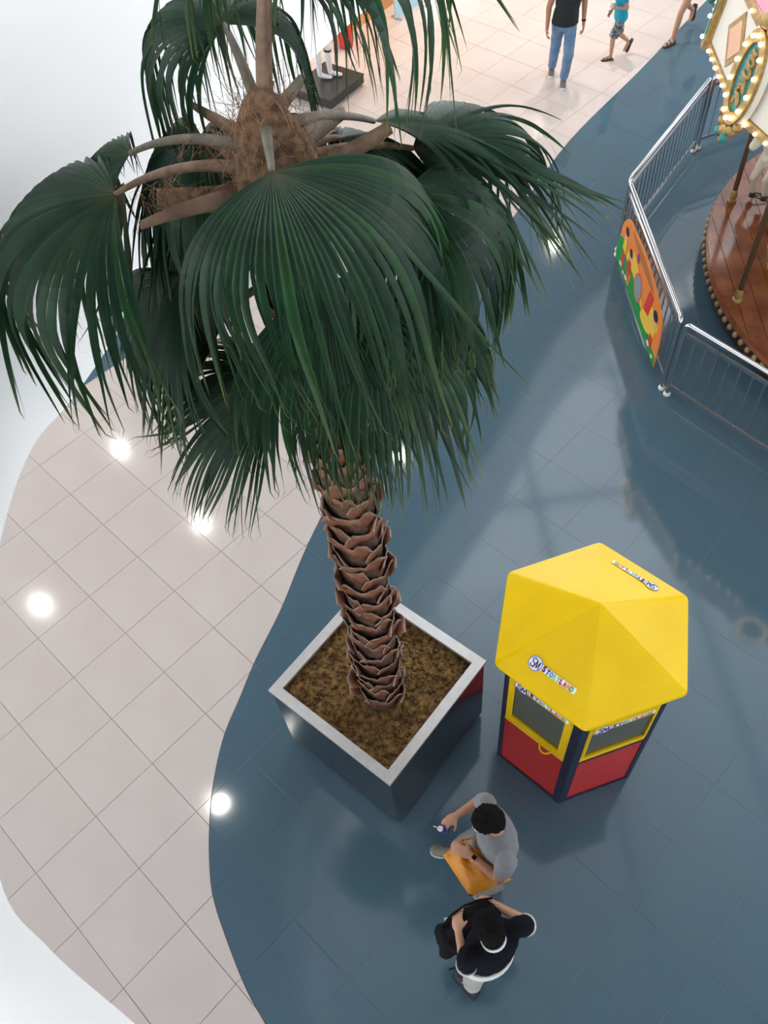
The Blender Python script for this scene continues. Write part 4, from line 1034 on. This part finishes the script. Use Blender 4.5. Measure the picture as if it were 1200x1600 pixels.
            if shoes.get('sandal'):
                for t_, hh in ((.78, .055), (.55, .072), (.20, .085)):
                    c_ = h0+flatd*(t_*L_); mb = MB(); pts = [c_+sdv*(.046*s*math.cos(a_))+upf*(.012*s+hh*s*math.sin(a_)) for a_ in np.linspace(0, math.pi, 9)]
                    mb.tube(pts, .010*s, 6, True, .45); mb.build('strap', shoes['upper'], sole_o, smooth=True)
            else:
                ub_ = MB()
                rings = [(.0, .022, .075), (.03, .036, .105), (.22, .044, .118), (.40, .042, .098), (.60, .040, .062), (.80, .040, .048), (.93, .030, .038), (.985, .014, .03)]
                vs = []; n = 12
                for t_, w_, hh in rings:
                    c_ = h0+flatd*(t_*L_)+upf*.018*s
                    for k in range(n): a_ = math.pi*k/(n-1); vs.append(c_+sdv*(w_*s*1.04*math.cos(a_))+upf*(hh*s*math.sin(a_)**.7))
                fs = [(i*n+k, i*n+k+1, (i+1)*n+k+1, (i+1)*n+k) for i in range(len(rings)-1) for k in range(n-1)]
                fs += [tuple(range(n)), tuple((len(rings)-1)*n+k for k in range(n))]
                ub_.add(vs, fs); ub_.build('upper', shoes['upper'], sole_o, smooth=True)
                if shoes.get('toe'):
                    mb = MB(); mb.ell(h0+flatd*(.90*L_)+upf*.030*s, (.034*s, .034*s, .020*s), None, 12, 8); mb.build('toe_cap', shoes['toe'], sole_o, smooth=True)
                if shoes.get('lace'):
                    for t_ in (.42, .50, .58):
                        c_ = h0+flatd*(t_*L_)+upf*(.105-.055*(t_-.3))*s; mb = MB(); mb.bar(c_-sdv*.022*s, c_+sdv*.022*s, .008, .008); mb.build('lace', shoes['lace'], sole_o)
    return P, j
def bracelet(P, a, b, r, m, name='watch', face_=None):
    a, b = V3(a), V3(b); d = (b-a).normalized(); c = b-d*.025; mb = MB(); n = 16; mb.tube([c-d*.010, c+d*.010], r, n); o = mb.build(name, m, P, smooth=True)
    if face_:
        u_ = V3(face_); u_ = (u_-d*u_.dot(d)).normalized(); s_ = d.cross(u_); mb = MB(); q = c+u_*(r+.002)
        mb.add([q+d*(.014*i)+s_*(.014*k)+u_*h_ for h_ in (-.006, .006) for i, k in ((-1,-1),(1,-1),(1,1),(-1,1))], [(0,1,2,3),(4,5,6,7),(0,1,5,4),(1,2,6,5),(2,3,7,6),(3,0,4,7)]); mb.build('watch_face', M_hair, o)
    return o
M_greytee = mat('grey_tshirt', (.155, .160, .175), rough=.85, c2=(.185, .19, .205), scale=5, sheen=.2)
M_greytr = mat('grey_trousers', (.20, .20, .205), rough=.85); M_lightgrey = mat('light_grey_trousers', (.34, .33, .31), rough=.85, c2=(.40, .39, .37), scale=12)
M_blacktee = mat('black_tshirt', (.006, .007, .011), rough=.9, spec=.1); M_white_cl = mat('white_cloth', (.68, .68, .65), rough=.8)
M_canvas = mat('olive_grey_canvas', (.16, .16, .12), rough=.8); M_sole = mat('white_rubber', (.66, .65, .60), rough=.6); M_blackshoe = mat('black_shoe', (.016, .016, .022), rough=.6)
# person beside the planter : grey T-shirt, walking to the left, drink in the right hand, orange bag under the left arm
f1 = (-.986, -.168, 0)
P1, j1 = person('person', 'person in a grey T-shirt holding a drink and an orange bag', dict(pel=(.43, 1.375, .93), chest=(.455, 1.36, 1.22), neck=(.435, 1.375, 1.42), head=(.385, 1.385, 1.545),
    shR=(.415, 1.545, 1.365), elR=(.385, 1.635, 1.12), wrR=(.215, 1.555, 1.13), shL=(.475, 1.175, 1.365), elL=(.425, 1.125, 1.11), wrL=(.265, 1.285, 1.14),
    hipR=(.42, 1.465, .88), knR=(.28, 1.515, .50), anR=(.17, 1.555, .085), toeR=(.035, 1.60, .03), hipL=(.44, 1.285, .88), knL=(.44, 1.27, .48), anL=(.455, 1.275, .085), toeL=(.315, 1.245, .03)),
    f1, M_skin, M_greytee, (M_greytr, 1.15), dict(sole=M_sole, upper=M_canvas), 1.68, face=(-.7, -.1, -.7), sleeve=.62, pant_to=.80,
    hands=dict(R=dict(d=(-.85, -.45, .05), n=(.05, .30, .95), t=(-.2, -.9, .2), curl=62), L=dict(d=(-.80, .55, .02), n=(-.1, -.1, 1), t=(.3, .9, 0), curl=30)))
bracelet(P1, j1['elL'], j1['wrL'], .032, mat('orange_strap', (.62, .24, .02), rough=.5), 'watch', (0, 0, 1))
# drink
drink = empty('drink_bottle', (.128, 1.492, 1.03)); tag(drink, 'small blue drink bottle with white cap and straw in the hand', 'bottle')
M_bblue = mat('drink_blue', (.012, .045, .28), rough=.25)
mb = MB(); mb.lathe([(.026, 0), (.031, .004), (.031, .10), (.028, .115), (.018, .13), (.016, .14)], 18); mb.build('body', M_bblue, drink, smooth=True)
mb = MB(); mb.lathe([(.0175, .138), (.0185, .142), (.0185, .160), (.015, .164)], 16); mb.build('cap', M_sole, drink, smooth=True)
mb = MB(); mb.tube([(0, 0, .16), (-.006, .004, .20), (-.022, .014, .235)], .0042, 8); mb.build('straw', M_sole, drink, smooth=True)
drink.rotation_euler = (rad(8), rad(-14), 0)
# orange bag
M_orange = mat('orange_nylon', (.60, .215, .012), rough=.5, c2=(.66, .26, .02), scale=7)
bag = MB()
prof_ = [((.10, 1.33), (.23, 1.40)), ((.13, 1.27), (.28, 1.36)), ((.20, 1.165), (.38, 1.28)), ((.245, 1.075), (.46, 1.165))]
def bag_mesh():
    n = 14; m = 10; vs = []; fs = []
    a, b, c, d = Vector((.085, 1.335, 1.02)), Vector((.235, 1.415, 1.06)), Vector((.515, 1.125, 1.03)), Vector((.225, 1.062, .99))
    for side_ in (1, -1):
        for i in range(n+1):
            for k in range(m+1):
                u, v = i/n, k/m
                p = (a*(1-u)+d*u)*(1-v)+(b*(1-u)+c*u)*v
                th = .075*math.sin(math.pi*u)**.5*math.sin(math.pi*v)**.5
                wob = .035*mnoise.noise(Vector((p.x*11, p.y*11, side_)))+.020*math.sin(u*9+v*14)*math.sin(math.pi*u)*math.sin(math.pi*v)
                vs.append(p+Vector((0, 0, side_*th*(1 if side_ > 0 else 2.2)+(wob if side_ > 0 else 0)*min(1, 6*u*(1-u)*4*v*(1-v)*4))))
    N_ = (n+1)*(m+1)
    for i in range(n):
        for k in range(m):
            q = i*(m+1)+k; fs.append((q, q+1, q+m+2, q+m+1)); fs.append((N_+q, N_+q+m+1, N_+q+m+2, N_+q+1))
    mb = MB(); mb.add(vs, fs); me = mb.mesh('bag', True)
    bm = bmesh.new(); bm.from_mesh(me); bmesh.ops.remove_doubles(bm, verts=bm.verts, dist=.0005); bmesh.ops.recalc_face_normals(bm, faces=bm.faces); bm.to_mesh(me); bm.free()
    return me
bagE = empty('bag', (.27, 1.24, .0)); tag(bagE, 'orange nylon bag carried in front by the grey-shirted person', 'bag')
bo = link('sack', bag_mesh(), M_orange, bagE); bo.location = (-.27, -1.24, 0)
mb = MB(); mb.tube([p-Vector((.27, 1.24, 0)) for p in [Vector(q) for q in ((.24,1.40,1.08),(.30,1.40,1.13),(.36,1.34,1.12),(.42,1.26,1.10),(.46,1.18,1.06))]], .017, 8, True, .4); mb.build('strap', M_orange, bagE, smooth=True)
mb = MB(); mb.tube([p-Vector((.27, 1.24, 0)) for p in [Vector(q) for q in ((.21,1.40,1.09),(.29,1.34,1.12),(.38,1.24,1.11),(.45,1.16,1.06))]], .010, 8, True, .5); mb.build('piping', M_orange, bagE, smooth=True)
# person below : black T-shirt, bent over a backpack
f2 = (-.357, .934, 0)
P2, j2 = person('person', 'person in a black T-shirt with white trim looking into a black backpack', dict(pel=(.285, .735, .92), chest=(.30, .735, 1.21), neck=(.305, .755, 1.40), head=(.285, .795, 1.515),
    shR=(.475, .795, 1.355), elR=(.565, .835, 1.13), wrR=(.375, .965, 1.16), shL=(.145, .675, 1.355), elL=(.125, .635, 1.10), wrL=(.112, .835, 1.20),
    hipR=(.37, .765, .88), knR=(.375, .80, .48), anR=(.385, .76, .085), toeR=(.33, .89, .03), hipL=(.205, .70, .88), knL=(.195, .675, .48), anL=(.165, .615, .085), toeL=(.085, .725, .03)),
    f2, M_skin2, M_blacktee, (M_lightgrey, 1.2), dict(sole=M_blackshoe, upper=M_blackshoe, lace=M_sole), 1.68, face=(-.3, .6, -.7), sleeve=.62, pant_to=.84,
    hands=dict(L=dict(d=(.05, .95, .1), n=(-.25, .1, .95), t=(.9, .1, 0), curl=55), R=dict(d=(-.85, .4, .05), n=(.1, .3, .9), t=(-.4, -.8, 0), curl=55)))
# white trims of the shirt
o2 = Vector((.285, .735, 0))
def trim_ring(c, ax, r, wd, nm, sx=1., seg=20, a0=0, a1=2*math.pi, side=None):
    ax = V3(ax).normalized(); a = V3(side) if side else ax.orthogonal(); a = (a-ax*a.dot(ax)).normalized(); b = ax.cross(a); vs = []; fs = []
    for k in range(seg+1):
        t_ = a0+(a1-a0)*k/seg; d = a*math.cos(t_)*sx+b*math.sin(t_)
        for (rr_, h_) in ((r, -wd), (r+.006, -wd), (r+.006, wd), (r, wd)): vs.append(V3(c)+d*rr_+ax*h_)
        if k: q = 4*(k-1); fs += [(q+e, q+(e+1) % 4, q+4+(e+1) % 4, q+4+e) for e in range(4)]
    mb = MB(); mb.add(vs, fs); mb.build(nm, M_white_cl, P2, smooth=True)
for q in 'RL':
    a, b = j2['sh'+q], j2['el'+q]; d = b-a; trim_ring(a+d*.61, d, .062, .010, 'sleeve_trim')
trim_ring(j2['neck']+Vector((.004, -.012, .005)), (j2['head']-j2['neck']), .072, .012, 'collar')
hb2 = MB(); uv = (j2['neck']-j2['pel']).normalized(); shl = (j2['shL']-j2['shR']).normalized()
hb2.loft([(j2['pel']-uv*.10, .192, .146), (j2['pel']-uv*.055, .188, .142), (j2['pel']+uv*.0, .183, .139)], shl, 28); hb2.build('shirt_hem', M_white_cl, P2, smooth=True)
# backpack
M_pack = mat('black_nylon', (.004, .004, .005), rough=.7, bump=.5, bscale=30, spec=.15)
pk = MB(); bx = Vector((.19, .865, 1.10)); dv = Vector((.93, .30, 0)).normalized(); sv = Vector((-.30, .93, 0)).normalized(); mP = Matrix((dv, sv, Vector((0, 0, 1)))).transposed()
pk.ell(bx, (.19, .115, .12), mP, 18, 12); pk.ell(bx+dv*.10+sv*.03+Vector((0, 0, .02)), (.14, .09, .10), mP, 14, 10); pk.ell(bx-dv*.13-sv*.01, (.10, .10, .09), mP, 14, 10); pk.ell(bx-dv*.19-sv*.05+Vector((0, 0, -.02)), (.055, .06, .07), mP, 12, 8); pk.ell(bx-dv*.17+sv*.05, (.06, .05, .07), mP, 12, 8)
pkm = remesh(pk, 'pack', .011, 3)
puff(pkm, lambda p: .014*mnoise.noise(p*16)+.006*mnoise.noise(p*40))
pack = empty('backpack', (.19, .865, 0)); tag(pack, 'open black backpack held by the person in the black T-shirt', 'backpack')
po = link('pack', pkm, M_pack, pack); po.location = (-.19, -.865, 0)
mb = MB(); mb.tube([bx-Vector((.19, .865, 0))+dv*x_+sv*y_+Vector((0, 0, z_)) for x_, y_, z_ in ((-.10,-.08,-.02),(-.13,-.13,-.03),(-.18,-.16,-.05),(-.22,-.15,-.08))], .013, 8, True, .35); mb.build('strap', M_pack, pack, smooth=True)
mb = MB(); mb.tube([bx-Vector((.19, .865, 0))+dv*x_+sv*y_+Vector((0, 0, z_)) for x_, y_, z_ in ((-.16,.07,.06),(-.08,.10,.11),(.02,.11,.125),(.12,.10,.12),(.20,.08,.09))], .014, 8, True, .5); mb.build('top_handle', M_pack, pack, smooth=True)
mb = MB(); mb.box((-.012, -.01, -.004), (.012, .012, .004)); tg_ = mb.build('white_tag', M_white_cl, pack); tg_.location = bx-Vector((.19, .865, 0))-dv*.12+sv*.095+Vector((0, 0, .06))
# man walking away across the far cream floor
M_jeans = mat('blue_jeans', (.10, .185, .31), rough=.85, c2=(.16, .27, .42), scale=6); M_darktee = mat('dark_green_tshirt', (.012, .020, .022), rough=.85)
M_greysh = mat('grey_canvas_shoe', (.16, .14, .14), rough=.8)
P3, j3 = person('person', 'person in a dark T-shirt and blue jeans walking on the cream floor', dict(pel=(3.50, 12.33, .93), chest=(3.52, 12.33, 1.23), neck=(3.52, 12.31, 1.45), head=(3.52, 12.29, 1.575),
    shR=(3.33, 12.33, 1.39), elR=(3.255, 12.36, 1.10), wrR=(3.235, 12.30, .86), shL=(3.70, 12.33, 1.39), elL=(3.765, 12.36, 1.10), wrL=(3.765, 12.31, .86),
    hipR=(3.41, 12.34, .88), knR=(3.42, 12.44, .49), anR=(3.44, 12.62, .09), toeR=(3.40, 12.48, .03), hipL=(3.58, 12.32, .88), knL=(3.56, 12.20, .48), anL=(3.535, 12.25, .085), toeL=(3.50, 12.11, .03)),
    (-.12, -1, 0), M_skin, M_darktee, (M_jeans, 1.05), dict(sole=M_sole, upper=M_greysh, toe=M_sole), 1.72, sleeve=.5, pant_to=.96, girth=1.06)
bracelet(P3, j3['elL'], j3['wrL'], .032, M_hair, 'watch')
# child
M_turq = mat('turquoise_tshirt', (.01, .33, .47), rough=.8); M_camo = mat('patterned_shorts', (.055, .075, .085), rough=.85, c2=(.28, .30, .29), scale=26, ramp=(.46, .54)); M_brownsand = mat('brown_sandal', (.06, .03, .035), rough=.6)
P4, j4 = person('person', 'child in a turquoise shirt and patterned shorts', dict(pel=(4.47, 12.80, .64), chest=(4.45, 12.80, .86), neck=(4.44, 12.80, 1.02), head=(4.42, 12.80, 1.13),
    shR=(4.44, 12.90, .985), elR=(4.46, 12.94, .78), wrR=(4.36, 12.90, .68), shL=(4.44, 12.69, .985), elL=(4.50, 12.66, .80), wrL=(4.36, 12.72, .79),
    hipR=(4.48, 12.86, .60), knR=(4.50, 12.86, .35), anR=(4.67, 12.87, .20), toeR=(4.62, 12.86, .07), hipL=(4.46, 12.74, .60), knL=(4.38, 12.75, .35), anL=(4.39, 12.765, .075), toeL=(4.27, 12.77, .025)),
    (-1, -.05, 0), M_skin2, M_turq, (M_camo, 1.25), dict(sole=M_brownsand, upper=M_brownsand, sandal=True, flat=dict(R=False)), 1.25, sleeve=.6, pant_to=.48, hands=dict(L=dict(curl=50)))
tub = empty('snack_cup', (4.30, 12.72, .80)); tag(tub, 'small pale cup in the hand of the turquoise-shirted child', 'cup')
mb = MB(); mb.lathe([(.022, 0), (.032, .07), (.034, .075)], 14); mb.build('body', M_sole, tub, smooth=True)
mb = MB(); mb.lathe([(.036, .074), (.036, .082), (.010, .086)], 14); mb.build('lid', M_white_cl, tub, smooth=True)
# woman at the top edge
M_wshort = mat('pale_shorts', (.62, .62, .62), rough=.8); M_ptop = mat('pale_top', (.5, .45, .45), rough=.8)
P5, j5 = person('person', 'bare-legged person in pale shorts and strappy sandals at the top edge', dict(pel=(5.62, 13.12, .90), chest=(5.60, 13.10, 1.18), neck=(5.58, 13.09, 1.38), head=(5.56, 13.08, 1.50),
    shR=(5.52, 13.24, 1.33), elR=(5.50, 13.33, 1.08), wrR=(5.40, 13.28, .90), shL=(5.66, 12.95, 1.33), elL=(5.76, 12.93, 1.08), wrL=(5.78, 12.86, .86),
    hipR=(5.57, 13.20, .86), knR=(5.62, 13.26, .47), anR=(5.83, 13.43, .26), toeR=(5.82, 13.42, .10), hipL=(5.64, 13.04, .86), knL=(5.47, 13.00, .46), anL=(5.42, 12.98, .085), toeL=(5.28, 12.91, .03)),
    (-.90, -.42, 0), M_skin2, M_ptop, (M_wshort, 1.15), dict(sole=M_brownsand, upper=M_brownsand, sandal=True, flat=dict(R=False)), 1.62, sleeve=.4, pant_to=.24, girth=.94, hair_len=.15)
hbag = empty('handbag', (5.86, 13.02, .62)); tag(hbag, 'black shoulder bag hanging on a thin strap beside the pale shorts', 'handbag')
mb = MB(); mb.loft([((0, 0, 0), .11, .035), ((0, 0, .10), .12, .045), ((0, 0, .18), .10, .025)], (.9, .42, 0), 16, 3.); mb.build('pouch', M_pack, hbag, smooth=True)
mb = MB(); mb.tube([(-.09, -.04, .17), (-.17, -.05, .45), (-.20, -.06, .70), (-.12, .0, .72), (.0, .03, .45), (.09, .04, .17)], .008, 6); mb.build('strap', M_pack, hbag, smooth=True)

# ------------------------------------------------------------------ shop corner in the distance
M_black = mat('black_plinth', (.02, .02, .02), rough=.35); M_manq = mat('white_mannequin', (.80, .80, .80), rough=.3); M_peach = mat('orange_counter', (.75, .36, .14), rough=.5)
plat = MB(); cpl = (.02, 12.96); ang = rad(48)
pE = empty('display_platform', (cpl[0], cpl[1], 0), ang); tag(pE, 'low black display platform under the mannequin', 'platform')
mb = MB(); mb.box((-.42, -.38, .03), (.42, .38, .15)); mb.build('body', M_black, pE)
mb = MB(); mb.box((-.43, -.39, .15), (.43, .39, .165)); mb.build('top', M_black, pE); mb = MB(); mb.box((-.38, -.34, 0), (.38, .34, .03)); mb.build('kick_base', M_black, pE)
mq = empty('mannequin', (.08, 13.06, .165)); tag(mq, 'white shop mannequin with a black band round its calf', 'mannequin')
mb = MB()
for s_, fx in ((1, 0), (-1, -.16)):
    b0 = Vector((fx, .02*s_, 0)); mb.cone(b0+Vector((.16, -.05, .03)), b0+Vector((.02, 0, .05)), .028, .036); mb.cone(b0+Vector((.0, 0, .06)), b0+Vector((0, .0, .30)), .036, .055); mb.cone(b0+Vector((0, 0, .30)), b0+Vector((.01, 0, .47)), .055, .050); mb.cone(b0+Vector((.01, 0, .47)), Vector((-.08+fx*.1, .02*s_, .88)), .055, .08)
mb.loft([((-.08,0,.80),.13,.09),((-.08,0,.92),.16,.10),((-.08,0,1.08),.12,.085),((-.08,0,1.28),.16,.11),((-.08,0,1.40),.14,.08),((-.08,0,1.45),.05,.05)], (1,0,0)); mb.cone((-.08,0,1.43), (-.08,0,1.55), .045, .045); mb.ell((-.08,0,1.62), (.075,.09,.11))
for s_ in (-1, 1): mb.cone((-.08+.19*s_,0,1.38), (-.08+.22*s_,.03,1.10), .045, .036); mb.cone((-.08+.22*s_,.03,1.10), (-.08+.22*s_,-.05,.86), .036, .022); mb.ell((-.08+.22*s_,-.06,.80), (.018,.03,.07))
link('figure', remesh(mb, 'figure', .012, 4), M_manq, mq)
mb = MB(); mb.tube([(0,.02,.385), (0.003,.02,.415)], .060, 16); mb.build('calf_band', M_black, mq, smooth=True)
mb = MB(); mb.tube([(-.15,-.02,0), (-.15,-.02,.40)], .008, 8); mb.build('support_rod', M_ss, mq, smooth=True)
mb = MB(); mb.loft([((-.08,0,.86),.175,.115),((-.08,0,1.05),.14,.105),((-.08,0,1.28),.175,.125),((-.08,0,1.41),.15,.09),((-.08,0,1.44),.06,.06)], (1,0,0)); mb.build('vest', M_wshort, mq, smooth=True)
cE = empty('shop_counter', (.70, 15.55, 0), rad(45)); tag(cE, 'orange shop counter beside the pale blue sign', 'counter')
mb = MB(); mb.box((-1.1, -.50, .0), (.42, .50, .95)); mb.build('body', M_peach, cE); mb = MB(); mb.box((-1.13, -.53, .95), (.45, .53, .99)); mb.build('worktop', M_peach, cE)
mb = MB(); mb.box((.42, -.44, .08), (.432, .44, .88)); mb.build('front_panel', M_peach, cE)
rE = empty('red_bin', (.40, 14.25, 0)); tag(rE, 'red bin standing beside the mannequin platform', 'bin')
mb = MB(); mb.lathe([(.10, 0), (.12, .02), (.13, .50), (.125, .52)], 18); mb.build('body', P_re, rE, smooth=True); mb = MB(); mb.lathe([(.135, .52), (.135, .55), (.06, .60), (.02, .61)], 18); mb.build('lid', P_re, rE, smooth=True)
sE = empty('floor_sign', (1.56, 15.12, 0), math.atan2(15.299-14.918, 1.766-1.333)); tag(sE, 'pale blue free-standing floor sign', 'sign')
mb = MB(); mb.box((-.34, 0, .02), (.34, .03, 1.0)); mb.build('board', mat('sign_blue', (.42, .66, .80), rough=.4), sE)
me = text_mesh('PROMO', .17, .003); xs = [v.co.x for v in me.vertices]; x0, x1 = min(xs), max(xs)
for v in me.vertices: v.co = Vector(((v.co.x-(x0+x1)/2)*.56/(x1-x0), -.002-max(v.co.z, 0), .42+v.co.y*1.5))
link('lettering', me, mat('sign_ink', (.05, .07, .10), rough=.5), sE)
for s_ in (-.3, .3):
    mb = MB(); mb.box((s_-.02, -.10, 0), (s_+.02, .13, .02)); mb.build('foot', M_ss, sE)

bpy.data.scenes.remove(WS)
